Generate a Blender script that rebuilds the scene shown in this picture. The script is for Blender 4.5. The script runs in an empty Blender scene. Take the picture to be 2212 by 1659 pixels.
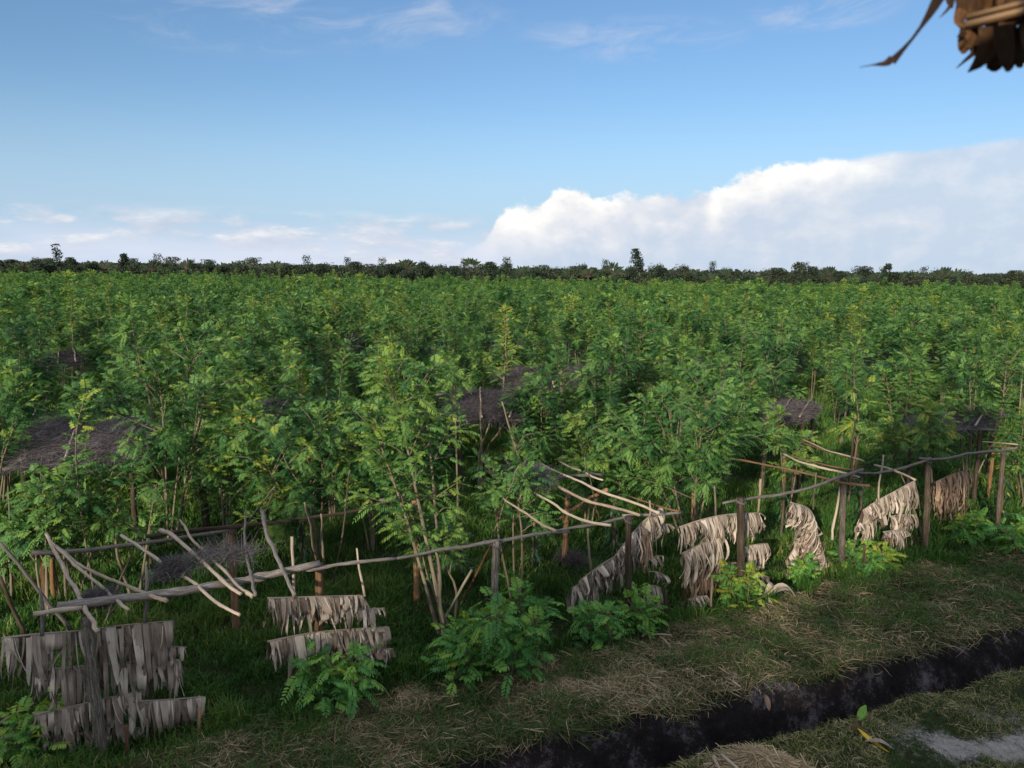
import bpy, math, random
import numpy as np
from math import radians, sin, cos, pi, atan2, asin, sqrt

scene = bpy.context.scene
COL = scene.collection
rng = np.random.default_rng(11)
random.seed(5)

# ------------------------------------------------------------------ camera
CH = 5.6
PITCH, ROLL, FPX, PW, PH = radians(8.45), radians(0.75), 1670.0, 2212, 1659
cam_d = bpy.data.cameras.new('camera')
cam = bpy.data.objects.new('camera', cam_d)
COL.objects.link(cam)
cam_d.sensor_width = 36.0
cam_d.lens = 36.0 * FPX / PW
cam_d.clip_start, cam_d.clip_end = 0.05, 6000.0
cam.location = (0, 0, CH)
from mathutils import Matrix, Vector
cam.rotation_euler = (Matrix.Rotation(pi / 2 - PITCH, 3, 'X') @ Matrix.Rotation(ROLL, 3, 'Z')).to_euler()
scene.camera = cam
cam_d.dof.use_dof = True
cam_d.dof.focus_distance = 14.0
cam_d.dof.aperture_fstop = 3.2

def ray(u, v):
    x, y = (u - PW / 2) / FPX, -(v - PH / 2) / FPX
    c, s = cos(ROLL), sin(ROLL)
    x, y = c * x - s * y, s * x + c * y
    return np.array([x, cos(PITCH) + y * sin(PITCH), -sin(PITCH) + y * cos(PITCH)])
def gp(u, v, z=0.0):
    d = ray(u, v); t = (z - CH) / d[2]
    return np.array([d[0] * t, d[1] * t, z])
def at(u, v, Y):
    d = ray(u, v); t = Y / d[1]
    return np.array([d[0] * t, Y, CH + d[2] * t])
RD, RN, RO = np.array([.884, .468]), np.array([-.468, .884]), np.array([-4.63, 8.13])   # first post row
def onrow(u, v, t):
    d = ray(u, v); k = (RO @ RN + t) / (d[:2] @ RN)
    return np.array([d[0] * k, d[1] * k, CH + d[2] * k])
def st(s, t):
    return RO + RD * s + RN * t

# ------------------------------------------------------------------ light
SUN_EL, SUN_AZ = radians(16), radians(-156)      # azimuth from +Y towards +X: low, behind the viewer's left shoulder
scene.view_settings.view_transform = 'Standard'
scene.view_settings.look = 'None'
scene.view_settings.gamma = 1.0
scene.view_settings.exposure = 0.84
sun_d = bpy.data.lights.new('sun', 'SUN')
sun_d.energy, sun_d.angle, sun_d.color = 3.8, radians(1.2), (1.0, 0.85, 0.65)
sun = bpy.data.objects.new('sun', sun_d)
COL.objects.link(sun)
sdir = Vector((sin(SUN_AZ) * cos(SUN_EL), cos(SUN_AZ) * cos(SUN_EL), sin(SUN_EL)))
sun.rotation_euler = sdir.to_track_quat('Z', 'Y').to_euler()

world = bpy.data.worlds.new('World')
scene.world = world
world.use_nodes = True
W = world.node_tree
W.nodes.clear()
class NT:
    """tiny helper for node maths"""
    def __init__(s, t): s.t = t
    def n(s, kind, **kw):
        nd = s.t.nodes.new(kind)
        for k, v in kw.items(): setattr(nd, k, v)
        return nd
    def put(s, sock, v):
        if isinstance(v, bpy.types.NodeSocket): s.t.links.new(v, sock)
        else: sock.default_value = v
    def m(s, op, a, b=0.0, c=None, clamp=False):
        nd = s.n('ShaderNodeMath', operation=op, use_clamp=clamp)
        s.put(nd.inputs[0], a); s.put(nd.inputs[1], b)
        if c is not None: s.put(nd.inputs[2], c)
        return nd.outputs[0]
    def sstep(s, v, a, b, lo=0.0, hi=1.0):
        nd = s.n('ShaderNodeMapRange', interpolation_type='SMOOTHSTEP')
        s.put(nd.inputs[0], v)
        for i, x in enumerate((a, b, lo, hi)): s.put(nd.inputs[1 + i], x)
        return nd.outputs[0]
    def vec(s, x, y, z=0.0):
        nd = s.n('ShaderNodeCombineXYZ')
        for i, q in enumerate((x, y, z)): s.put(nd.inputs[i], q)
        return nd.outputs[0]
    def noise(s, v, scale, detail=4.0, rough=0.5, dist=0.0):
        nd = s.n('ShaderNodeTexNoise')
        s.put(nd.inputs['Vector'], v)
        nd.inputs['Scale'].default_value = scale; nd.inputs['Detail'].default_value = detail
        nd.inputs['Roughness'].default_value = rough; nd.inputs['Distortion'].default_value = dist
        return nd.outputs[0]
    def mix(s, f, a, b, blend='MIX'):
        nd = s.n('ShaderNodeMix', data_type='RGBA', blend_type=blend)
        s.put(nd.inputs[0], f); s.put(nd.inputs[6], a); s.put(nd.inputs[7], b)
        return nd.outputs[2]
    def ramp(s, f, stops):
        nd = s.n('ShaderNodeValToRGB')
        e = nd.color_ramp.elements
        while len(e) < len(stops): e.new(0.5)
        for k, (p, c) in enumerate(stops):
            e[k].position = p; e[k].color = (*c, 1)
        s.put(nd.inputs[0], f)
        return nd.outputs[0]
    def curve(s, f, pts):
        nd = s.n('ShaderNodeFloatCurve')
        c = nd.mapping.curves[0]
        while len(c.points) < len(pts): c.points.new(0.5, 0.5)
        for k, (x, y) in enumerate(pts): c.points[k].location = (x, y); c.points[k].handle_type = 'AUTO_CLAMPED'
        nd.mapping.update()
        s.put(nd.inputs['Value'], f)
        return nd.outputs[0]

w = NT(W)
SKY = 0.078
sky = w.n('ShaderNodeTexSky', sky_type='NISHITA')
sky.sun_disc = False
sky.sun_elevation, sky.sun_rotation = SUN_EL, SUN_AZ
sky.altitude, sky.air_density, sky.dust_density, sky.ozone_density = 0, 1.0, 0.6, 1.6
tc = w.n('ShaderNodeTexCoord')
sep = w.n('ShaderNodeSeparateXYZ'); W.links.new(tc.outputs['Generated'], sep.inputs[0])
AZ = w.m('ARCTAN2', sep.outputs[0], sep.outputs[1])
EL = w.m('ARCSINE', sep.outputs[2])
skyc = w.mix(1.0, sky.outputs[0], (0.86, 0.99, 1.15, 1), 'MULTIPLY')
skyc = w.mix(1.0, skyc, (.80, .85, .89, 1), 'MULTIPLY')
# pale moist air low over the horizon
low = w.m('MULTIPLY', w.sstep(EL, 0.22, 0.0), 0.85)
skyc = w.mix(low, skyc, (3.3, 4.5, 6.2, 1))
# the cumulus bank: height of its top against azimuth
xn = w.m('MULTIPLY_ADD', AZ, 1 / 1.4, 0.5)
def cp(pts): return [((a + .7) / 1.4, e / 0.3) for a, e in pts]
top = w.m('MULTIPLY', w.curve(xn, cp([(-.7, 0), (-.10, .0), (-.07, .012), (-.05, .030), (-.03, .050), (-.012, .078), (.03, .084), (.052, .096), (.086, .104), (.105, .093), (.16, .095), (.235, .098), (.262, .112), (.3, .126), (.36, .133), (.46, .138), (.58, .146), (.7, .15)])), 0.3)
P1 = w.vec(AZ, w.m('MULTIPLY', EL, 1.25))
nb = w.noise(P1, 26, 7, 0.55)
nb2 = w.noise(P1, 75, 5, 0.6)
amp = w.curve(xn, [(0, .8), (.70, .8), (.76, .6), (.82, .18), (1, .1)])
bump = w.m('ADD', w.m('MULTIPLY', w.m('SUBTRACT', nb, .5), .052), w.m('MULTIPLY', w.m('SUBTRACT', nb2, .5), .022))
hgt = w.m('ADD', w.m('SUBTRACT', top, EL), w.m('MULTIPLY', bump, amp))
a_c = w.m('MULTIPLY', w.sstep(hgt, -.001, 0.009), w.sstep(AZ, -.13, -.05))
nsh = w.noise(w.vec(w.m('ADD', AZ, -.012), w.m('MULTIPLY_ADD', EL, 1.25, .016)), 26, 5, 0.55)
relief = w.m('MULTIPLY', w.m('SUBTRACT', nb, nsh), 1.1)
lit1 = w.m('MULTIPLY', w.sstep(AZ, -.06, -.01), w.sstep(AZ, .27, .05))
lit2 = w.m('MULTIPLY', w.sstep(AZ, .225, .25), w.sstep(AZ, .52, .33))
lit = w.m('ADD', w.m('MULTIPLY', lit1, w.sstep(hgt, .095, .0)), w.m('MULTIPLY', lit2, w.sstep(hgt, .07, .012)))
body = w.noise(w.vec(AZ, w.m('MULTIPLY', EL, 3.0)), 9, 5, .5)
br = w.m('ADD', w.m('ADD', w.m('MULTIPLY', lit, .9), relief), w.m('MULTIPLY', w.m('SUBTRACT', body, .42), 1.1), clamp=True)
ccol = w.ramp(br, [(0, (.56, .64, .76)), (.35, (.68, .715, .79)), (.65, (.82, .82, .84)), (1, (1.0, .975, .93))])
ccol10 = w.mix(1.0, ccol, (7.8, 7.8, 7.8, 1), 'MULTIPLY')
fade = w.sstep(AZ, .7, .2, .72, .97)
lowfade = w.sstep(EL, .0, .05, .78, 1.0)
skyc = w.mix(w.m('MULTIPLY', w.m('MULTIPLY', a_c, fade), lowfade), skyc, ccol10)
# low broken clouds along the left horizon
P2 = w.vec(AZ, w.m('MULTIPLY', EL, 3.2), 3.7)
nl = w.noise(P2, 13, 6, .56)
l_band = w.m('MULTIPLY', w.sstep(EL, .073, .05), w.sstep(AZ, .03, -.10))
a_l = w.m('MULTIPLY', w.m('MULTIPLY', w.sstep(nl, .42, .58), l_band), .72)
nl2 = w.noise(w.vec(w.m('ADD', AZ, -.01), w.m('MULTIPLY_ADD', EL, 3.2, .03), 3.7), 13, 6, .56)
lrel = w.m('MULTIPLY_ADD', w.m('SUBTRACT', nl, nl2), 3.0, .42, clamp=True)
hz = w.m('MULTIPLY', w.m('MULTIPLY', w.sstep(EL, .062, .01), w.sstep(AZ, .06, -.06)), w.sstep(w.noise(P2, 6, 4, .5), .3, .6, .45, .85))
skyc = w.mix(hz, skyc, (5.35, 5.75, 6.7, 1))
lcol = w.ramp(lrel, [(0, (4.1, 4.6, 5.6)), (.6, (5.2, 5.4, 6.0)), (1, (6.8, 6.7, 6.7))])
skyc = w.mix(a_l, skyc, lcol)
# high thin cirrus
P3 = w.vec(w.m('ADD', AZ, w.m('MULTIPLY', EL, .6)), w.m('MULTIPLY_ADD', AZ, -.55, w.m('MULTIPLY', EL, 3.4)), 8.1)
nc = w.noise(P3, 9, 8, .62, .6)
def blob(a, e, ra, re):
    q = w.m('ADD', w.m('POWER', w.m('ABSOLUTE', w.m('DIVIDE', w.m('SUBTRACT', AZ, a), ra)), 2.0), w.m('POWER', w.m('ABSOLUTE', w.m('DIVIDE', w.m('SUBTRACT', EL, e), re)), 2.0))
    return w.sstep(q, 1.0, 0.1)
mk = w.m('MAXIMUM', w.m('MAXIMUM', blob(-.22, .295, .26, .05), blob(.14, .272, .16, .03)), w.m('MAXIMUM', blob(.36, .295, .10, .035), blob(-.35, .27, .16, .04)))
a_h = w.m('MULTIPLY', w.m('MULTIPLY', w.sstep(nc, .40, .80), mk), .50)
skyc = w.mix(a_h, skyc, (4.9, 5.1, 5.7, 1))
# unseen bright cloud added overhead and behind the viewer for soft fill
fill_veil = w.m('MULTIPLY', w.m('MAXIMUM', w.sstep(EL, .42, .85), w.m('MULTIPLY', w.sstep(sep.outputs[1], .25, -.25), w.sstep(EL, .0, .12))), w.sstep(w.noise(tc.outputs['Generated'], 3.5, 5, .6), .25, .6, .33, .72))
skyc = w.mix(fill_veil, skyc, (9.0, 9.0, 9.2, 1))
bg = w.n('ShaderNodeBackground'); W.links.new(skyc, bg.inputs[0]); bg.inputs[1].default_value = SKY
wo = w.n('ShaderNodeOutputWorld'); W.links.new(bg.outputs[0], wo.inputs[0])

cy = scene.cycles
cy.max_bounces, cy.diffuse_bounces, cy.glossy_bounces, cy.transmission_bounces = 5, 3, 2, 3
cy.caustics_reflective = cy.caustics_refractive = False
cy.use_denoising = True

# ------------------------------------------------------------------ materials
def new_mat(name):
    m = bpy.data.materials.new(name); m.use_nodes = True; m.node_tree.nodes.clear()
    return m, NT(m.node_tree)
def finish(q, shader):
    o = q.n('ShaderNodeOutputMaterial'); q.t.links.new(shader, o.inputs[0])
def attr(q, name, vector=False):
    a = q.n('ShaderNodeAttribute', attribute_name=name)
    return a.outputs['Vector' if vector else 'Fac']
def principled(q, col, rough=.7, spec=.3, normal=None):
    p = q.n('ShaderNodeBsdfPrincipled')
    q.put(p.inputs['Base Color'], col); q.put(p.inputs['Roughness'], rough)
    p.inputs['Specular IOR Level'].default_value = spec
    if normal is not None: q.put(p.inputs['Normal'], normal)
    return p.outputs[0]
def bumpn(q, h, strength=.4, dist=.01):
    b = q.n('ShaderNodeBump'); b.inputs['Strength'].default_value = strength; b.inputs['Distance'].default_value = dist
    q.put(b.inputs['Height'], h)
    return b.outputs[0]

def leaf_mat(name, stops, trans=.28, rough=.52, spec=.26, vary=.35):
    m, q = new_mat(name)
    t = attr(q, 'tint')
    oi = q.n('ShaderNodeObjectInfo')
    f = q.m('ADD', t, q.m('MULTIPLY', q.m('SUBTRACT', oi.outputs['Random'], .5), vary), clamp=True)
    c = q.ramp(f, stops)
    p = principled(q, c, rough, spec)
    tr = q.n('ShaderNodeBsdfTranslucent')
    q.put(tr.inputs[0], q.mix(1.0, c, (1.25, 1.35, .55, 1), 'MULTIPLY'))
    mx = q.n('ShaderNodeMixShader'); mx.inputs[0].default_value = trans
    q.t.links.new(p, mx.inputs[1]); q.t.links.new(tr.outputs[0], mx.inputs[2])
    finish(q, mx.outputs[0])
    return m
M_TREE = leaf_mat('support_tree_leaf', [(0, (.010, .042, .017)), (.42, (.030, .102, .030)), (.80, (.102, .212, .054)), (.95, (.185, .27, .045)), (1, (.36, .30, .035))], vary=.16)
M_SAP = leaf_mat('sapling_leaf', [(0, (.034, .120, .036)), (.5, (.075, .225, .052)), (.85, (.16, .31, .055)), (1, (.30, .28, .03))], .3, vary=.2)
M_BUSH = leaf_mat('far_bush_leaf', [(0, (.016, .030, .020)), (.5, (.026, .042, .026)), (1, (.044, .056, .034))], .15, vary=.7)  # blue mixed into the greens in place of distance haze
M_RAV = leaf_mat('fan_palm_leaf', [(0, (.010, .024, .014)), (.5, (.020, .038, .021)), (1, (.040, .056, .034))], .15, .7, .12, vary=.4)
M_GRASS = leaf_mat('grass_blade', [(0, (.015, .052, .012)), (.5, (.036, .105, .018)), (.8, (.09, .155, .028)), (1, (.22, .19, .075))], .25, .55, .25, vary=0)
M_CUT = leaf_mat('cut_grass', [(0, (.028, .048, .018)), (.35, (.080, .096, .040)), (.62, (.185, .150, .090)), (1, (.40, .315, .205))], .1, .8, .1, vary=0)
M_VINE = leaf_mat('vine_leaf', [(0, (.016, .05, .02)), (.8, (.035, .10, .03)), (1, (.25, .22, .03))], .15, .35, .5, vary=.2)

def wood_mat(name, dark, mid, pale, sc=1.0, rough=.8):
    m, q = new_mat(name)
    v = attr(q, 'tv', True)
    n1 = q.noise(v, 5 * sc, 6, .65)
    n2 = q.noise(v, 28 * sc, 3, .6)
    oi = q.n('ShaderNodeObjectInfo')
    f = q.m('ADD', q.m('MULTIPLY_ADD', n2, .55, q.m('MULTIPLY_ADD', n1, .95, -.22)), q.m('MULTIPLY', q.m('SUBTRACT', oi.outputs['Random'], .5), .18))
    c = q.ramp(f, [(.32, dark), (.55, mid), (.78, pale)])
    finish(q, principled(q, c, rough, .2, bumpn(q, n2, .5, .004)))
    return m
M_PALE = wood_mat('stripped_pale_wood', (.10, .072, .050), (.28, .23, .18), (.46, .41, .35), 2.6)
M_GREY = wood_mat('weathered_grey_wood', (.045, .040, .038), (.13, .118, .112), (.30, .285, .275), 2.4)
M_DARK = wood_mat('dark_bark', (.018, .013, .010), (.050, .038, .028), (.12, .10, .08))
M_BROWN = wood_mat('brown_post_wood', (.040, .022, .012), (.10, .058, .032), (.20, .13, .08))
M_BAMB = wood_mat('old_bamboo', (.032, .027, .023), (.10, .088, .074), (.30, .28, .245), 2.0)
M_STEM = wood_mat('young_bark', (.058, .050, .034), (.140, .120, .085), (.27, .245, .185))
M_TWIG = wood_mat('dry_twig', (.020, .018, .021), (.068, .061, .067), (.21, .19, .198))
M_VINEW = wood_mat('orange_bamboo', (.09, .048, .022), (.19, .108, .052), (.36, .26, .16))

def frond_mat(name, dark, mid, pale):
    m, q = new_mat(name)
    v = attr(q, 'tv', True)
    t = attr(q, 'tint')
    sx = q.n('ShaderNodeSeparateXYZ'); q.t.links.new(v, sx.inputs[0])
    streak = q.noise(q.vec(q.m('MULTIPLY', sx.outputs[0], 26), q.m('MULTIPLY', sx.outputs[1], 1.6), sx.outputs[2]), 3.0, 4, .6)
    blot = q.noise(q.vec(sx.outputs[0], sx.outputs[1], sx.outputs[2]), 5.0, 4, .6)
    f = q.m('ADD', q.m('ADD', q.m('MULTIPLY', streak, .45), q.m('MULTIPLY', blot, .45)), q.m('MULTIPLY', q.m('SUBTRACT', t, .5), .55))
    c = q.ramp(f, [(.18, dark), (.47, mid), (.78, pale)])
    p = principled(q, c, .75, .15, bumpn(q, streak, .5, .006))
    tr = q.n('ShaderNodeBsdfTranslucent'); q.put(tr.inputs[0], c)
    mx = q.n('ShaderNodeMixShader'); mx.inputs[0].default_value = .12
    q.t.links.new(p, mx.inputs[1]); q.t.links.new(tr.outputs[0], mx.inputs[2])
    finish(q, mx.outputs[0])
    return m
M_FROND = frond_mat('dry_banana_leaf', (.075, .056, .042), (.265, .226, .192), (.52, .465, .405))
M_FRBRN = frond_mat('brown_banana_leaf', (.06, .040, .028), (.17, .120, .090), (.33, .255, .20))
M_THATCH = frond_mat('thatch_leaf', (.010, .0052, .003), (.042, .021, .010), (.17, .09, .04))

M_HANG = frond_mat('backlit_hanging_leaf', (.006, .004, .003), (.020, .011, .007), (.075, .045, .026))  # the leaf's backlit darkness is put into its colour

def ground_mat():
    m, q = new_mat('earth')
    g = q.n('ShaderNodeNewGeometry')
    P = g.outputs['Position']
    z, zd = attr(q, 'sandy'), attr(q, 'ditch')
    n1, n2, n3 = q.noise(P, .9, 5, .6), q.noise(P, 9, 6, .65), q.noise(P, 45, 4, .6)
    soil = q.ramp(q.m('MULTIPLY_ADD', n2, .6, q.m('MULTIPLY', n1, .4)), [(.3, (.010, .014, .006)), (.55, (.022, .028, .011)), (.75, (.045, .036, .020))])
    sand = q.ramp(q.m('MULTIPLY_ADD', n3, .5, q.m('MULTIPLY', n2, .5)), [(.3, (.09, .085, .08)), (.6, (.24, .23, .225)), (.8, (.42, .41, .40))])
    peat = q.ramp(q.m('ADD', q.m('MULTIPLY', n2, .4), q.m('ADD', q.m('MULTIPLY', n3, .25), q.m('MULTIPLY', q.noise(P, 2.2, 3, .5), .42))), [(.40, (.005, .0045, .005)), (.56, (.016, .0135, .015)), (.70, (.12, .11, .125))])
    c = q.mix(q.sstep(q.m('ADD', z, q.m('MULTIPLY', q.m('SUBTRACT', q.m('MULTIPLY_ADD', n3, .5, q.m('MULTIPLY', n2, .6)), .55), 2.2)), .25, .95), soil, sand)
    c = q.mix(q.sstep(zd, .3, .7), c, peat)
    h = q.m('MULTIPLY_ADD', n3, .4, n2)
    finish(q, principled(q, c, .92, .1, bumpn(q, h, .9, .03)))
    return m
M_EARTH = ground_mat()
def flat_mat(name, c, rough=.6, spec=.3):
    m, q = new_mat(name)
    g = q.n('ShaderNodeTexCoord')
    n = q.noise(g.outputs['Object'], 14, 4, .6)
    cc = q.mix(q.sstep(n, .35, .7), tuple(x * .7 for x in c) + (1,), tuple(min(1, x * 1.15) for x in c) + (1,))
    finish(q, principled(q, cc, rough, spec))
    return m
M_WATER = flat_mat('ditch_mud', (.020, .018, .019), .35, .5)
M_GLEAF = flat_mat('fresh_green_leaf', (.11, .25, .035))
M_YLEAF = flat_mat('yellow_leaf', (.46, .32, .025))

# ------------------------------------------------------------------ mesh builders
class MB:
    def __init__(s): s.v, s.q, s.t, s.tint, s.tv, s.n = [], [], [], [], [], 0
    def add(s, V, quads=None, tris=None, tint=.5, tv=None):
        V = np.asarray(V, float).reshape(-1, 3); k = len(V)
        s.v.append(V)
        if quads is not None and len(quads): s.q.append(np.asarray(quads) + s.n)
        if tris is not None and len(tris): s.t.append(np.asarray(tris) + s.n)
        s.tint.append(np.broadcast_to(np.asarray(tint, float), (k,)))
        s.tv.append(V * 1.0 if tv is None else np.asarray(tv, float))
        s.n += k
    def mesh(s, name, mat, smooth=False, extra=None):
        me = bpy.data.meshes.new(name)
        V = np.concatenate(s.v)
        Q = np.concatenate(s.q) if s.q else np.zeros((0, 4), int)
        T = np.concatenate(s.t) if s.t else np.zeros((0, 3), int)
        me.vertices.add(len(V)); me.vertices.foreach_set('co', V.astype(np.float32).ravel())
        L = np.concatenate([Q.ravel(), T.ravel()]).astype(np.int32)
        me.loops.add(len(L)); me.loops.foreach_set('vertex_index', L)
        me.polygons.add(len(Q) + len(T))
        ls = np.concatenate([np.arange(len(Q)) * 4, len(Q) * 4 + np.arange(len(T)) * 3]).astype(np.int32)
        me.polygons.foreach_set('loop_start', ls)
        me.polygons.foreach_set('use_smooth', np.full(len(ls), smooth))
        a = me.attributes.new('tint', 'FLOAT', 'POINT'); a.data.foreach_set('value', np.concatenate(s.tint).astype(np.float32))
        a = me.attributes.new('tv', 'FLOAT_VECTOR', 'POINT'); a.data.foreach_set('vector', np.concatenate(s.tv).astype(np.float32).ravel())
        for k, arr in (extra or {}).items():
            a = me.attributes.new(k, 'FLOAT', 'POINT'); a.data.foreach_set('value', np.asarray(arr, np.float32))
        me.materials.append(mat)
        me.update(calc_edges=True); me.validate()
        return me
    def build(s, name, mat, parent=None, smooth=False, loc=None, extra=None):
        off = None
        if loc is not None:
            s.v = [v - np.asarray(loc) for v in s.v]
        o = bpy.data.objects.new(name, s.mesh(name, mat, smooth, extra))
        COL.objects.link(o)
        if parent is not None: o.parent = parent
        elif loc is not None: o.location = loc
        return o
def tag(o, label, cat, group=None, kind=None):
    o['label'] = label; o['category'] = cat
    if group: o['group'] = group
    if kind: o['kind'] = kind
    return o
def thing(name, loc, label, cat, group=None):
    o = bpy.data.objects.new(name, None); COL.objects.link(o)
    o.location = loc; o.empty_display_size = .2
    return tag(o, label, cat, group)

def unit(a): return a / np.maximum(np.linalg.norm(a, axis=-1, keepdims=True), 1e-9)
def smooth_path(P, k):
    """Catmull-Rom through the points, k samples"""
    P = np.asarray(P, float)
    if len(P) == 2: return P[0] + (P[1] - P[0]) * np.linspace(0, 1, k)[:, None]
    Q = np.vstack([2 * P[0] - P[1], P, 2 * P[-1] - P[-2]])
    out = []
    for x in np.linspace(0, len(P) - 1 - 1e-6, k):
        i = int(x); t = x - i
        a, b, c, d = Q[i:i + 4]
        out.append(.5 * (2 * b + (c - a) * t + (2 * a - 5 * b + 4 * c - d) * t * t + (3 * b - a - 3 * c + d) * t ** 3))
    return np.array(out)
def tube(mb, P, R, sides=7, tint=.5, seed=0.0):
    P = np.asarray(P, float); k = len(P)
    R = np.broadcast_to(np.asarray(R, float), (k,))
    T = unit(np.gradient(P, axis=0))
    ref = np.array([0, 0, 1.0]) if abs(T[0, 2]) < .9 else np.array([1.0, 0, 0])
    N = []
    n = unit(np.cross(T[0], ref))
    for i in range(k):
        n = n - T[i] * (n @ T[i]); n = n / max(np.linalg.norm(n), 1e-9); N.append(n)
    N = np.array(N); B = np.cross(T, N)
    th = np.linspace(0, 2 * pi, sides, endpoint=False)
    V = P[:, None] + R[:, None, None] * (np.cos(th)[None, :, None] * N[:, None] + np.sin(th)[None, :, None] * B[:, None])
    lenp = np.concatenate([[0], np.cumsum(np.linalg.norm(np.diff(P, axis=0), axis=1))])
    tv = np.stack([np.broadcast_to(np.cos(th) * .35 + seed, (k, sides)), np.broadcast_to(np.sin(th) * .35, (k, sides)), np.broadcast_to(lenp[:, None] * .55, (k, sides))], -1)
    i, j = np.meshgrid(np.arange(k - 1), np.arange(sides), indexing='ij')
    a = i * sides + j; b = i * sides + (j + 1) % sides
    Q = np.stack([a, b, b + sides, a + sides], -1).reshape(-1, 4)
    V = np.vstack([V.reshape(-1, 3), P[0], P[-1]]); tv = np.vstack([tv.reshape(-1, 3), tv[0, 0], tv[-1, 0]])
    c0, c1 = k * sides, k * sides + 1
    jj = np.arange(sides)
    T3 = np.concatenate([np.stack([np.full(sides, c0), (jj + 1) % sides, jj], -1), np.stack([np.full(sides, c1), (k - 1) * sides + jj, (k - 1) * sides + (jj + 1) % sides], -1)])
    mb.add(V, Q, T3, tint, tv)
def stick_mb(P, r0, r1, wob=.012, step=.11, knots=True, mb=None):
    L = np.sum(np.linalg.norm(np.diff(np.asarray(P), axis=0), axis=1))
    k = max(6, int(L / step))
    C = smooth_path(P, k)
    jit = rng.normal(0, wob * .6, (k, 3)); jit = (jit + np.roll(jit, 1, 0) + np.roll(jit, -1, 0)) / 2; jit[:, 2] *= .6
    C = C + jit
    R = np.linspace(r0, r1, k) * (1 + rng.normal(0, .05, k))
    if knots:
        for i in rng.integers(1, k - 1, max(1, k // 6)): R[i] *= 1.14
    mb = mb or MB(); tube(mb, C, R, 8, seed=rng.uniform(0, 50))
    return mb
def stick(name, P, r0, r1, mat, label, cat, group=None, wob=.012):
    P = [np.asarray(p, float) for p in P]
    o = stick_mb(P, r0, r1, wob).build(name, mat, smooth=True, loc=P[0])
    return tag(o, label, cat, group)

# ---- foliage
def pinnate(mb, P, D, L, pairs=6, ll=.07, lw=.032, droop=.35, tint=.5, side_up=None):
    """n feather leaves: folded leaflets set in pairs along a drooping stalk"""
    n = len(P)
    D = unit(D); L = np.broadcast_to(np.asarray(L, float), (n,)); tint = np.broadcast_to(np.asarray(tint, float), (n,))
    up = np.array([0, 0, 1.0])
    S = np.cross(D, up) + rng.normal(0, .10, (n, 3)); S = unit(S)
    S = S + rng.normal(0, .35, (n, 1)) * np.cross(S, D); S = unit(S)
    tt = np.concatenate([np.repeat(np.linspace(.28, .93, pairs), 2), [1.0]])
    sg = np.concatenate([np.tile([1.0, -1.0], pairs), [0.0]])
    m = len(tt)
    tt_ = tt[None, :, None]
    C = P[:, None] + D[:, None] * L[:, None, None] * tt_ - up * (droop * L)[:, None, None] * tt_ ** 2
    A = unit(D[:, None] * 1.0 - up * (2 * droop) * tt_)
    dirl = unit(S[:, None] * sg[None, :, None] * .95 + A * (.42 + .6 * (sg == 0))[None, :, None] - up * rng.uniform(.05, .5, (n, 1, 1)) + rng.normal(0, .09, (n, m, 3)))
    nor = unit(np.cross(A, S[:, None]) + rng.normal(0, .16, (n, m, 3)))
    wid = unit(np.cross(dirl, nor))
    nor = np.cross(wid, dirl)
    prof = (.75 + .5 * np.sin(pi * tt))[None, :, None] * rng.uniform(.85, 1.15, (n, m, 1))
    l_, w_ = ll * prof * (L / .3)[:, None, None] ** .5, lw * prof * .5 * (L / .3)[:, None, None] ** .5
    b = C
    f = .25
    v1 = b + dirl * l_ * .32 + wid * w_ + nor * w_ * f
    v2 = b + dirl * l_ * .72 + wid * w_ * .85 + nor * w_ * f - up * l_ * .05
    tip = b + dirl * l_ - up * l_ * .14
    v3 = b + dirl * l_ * .72 - wid * w_ * .85 + nor * w_ * f - up * l_ * .05
    v4 = b + dirl * l_ * .32 - wid * w_ + nor * w_ * f
    V = np.stack([b, v1, v2, tip, v3, v4], 2).reshape(-1, 3)
    base = np.arange(n * m) * 6
    Q = np.concatenate([np.stack([base, base + 1, base + 2, base + 3], 1), np.stack([base + 3, base + 4, base + 5, base], 1)])
    tn = np.repeat(np.clip(np.repeat(tint, m) + rng.normal(0, .05, n * m), 0, 1), 6)
    mb.add(V, Q, None, tn)

def whip_leaves(acc, C, spacing, llen, frac0, top_t, young=.50):
    """leaves set spirally round the outer part of a shoot"""
    seg = np.linalg.norm(np.diff(C, axis=0), axis=1); cum = np.concatenate([[0], np.cumsum(seg)])
    tot = cum[-1]; ds = np.arange(frac0 * tot, tot, spacing)
    if not len(ds): return
    P = np.stack([np.interp(ds, cum, C[:, i]) for i in range(3)], 1)
    T = unit(np.gradient(C, axis=0)); T = unit(np.stack([np.interp(ds, cum, T[:, i]) for i in range(3)], 1))
    ph = np.arange(len(ds)) * 2.4 + rng.uniform(0, 6.3) + rng.normal(0, .3, len(ds))
    ref = np.where(np.abs(T[:, 2:3]) < .95, np.array([[0, 0, 1.0]]), np.array([[1.0, 0, 0]]))
    N = unit(np.cross(T, ref)); B = np.cross(T, N)
    rad = N * np.cos(ph)[:, None] + B * np.sin(ph)[:, None]
    e = (ds / tot)[:, None]
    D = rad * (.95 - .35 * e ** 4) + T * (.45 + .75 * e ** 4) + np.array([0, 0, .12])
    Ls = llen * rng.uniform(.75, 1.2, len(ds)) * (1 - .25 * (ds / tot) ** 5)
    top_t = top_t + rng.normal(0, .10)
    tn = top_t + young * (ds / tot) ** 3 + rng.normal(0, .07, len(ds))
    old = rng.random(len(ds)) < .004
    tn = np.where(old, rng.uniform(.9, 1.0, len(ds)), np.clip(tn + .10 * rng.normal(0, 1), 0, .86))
    acc.append((P, D, Ls, tn))

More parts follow.
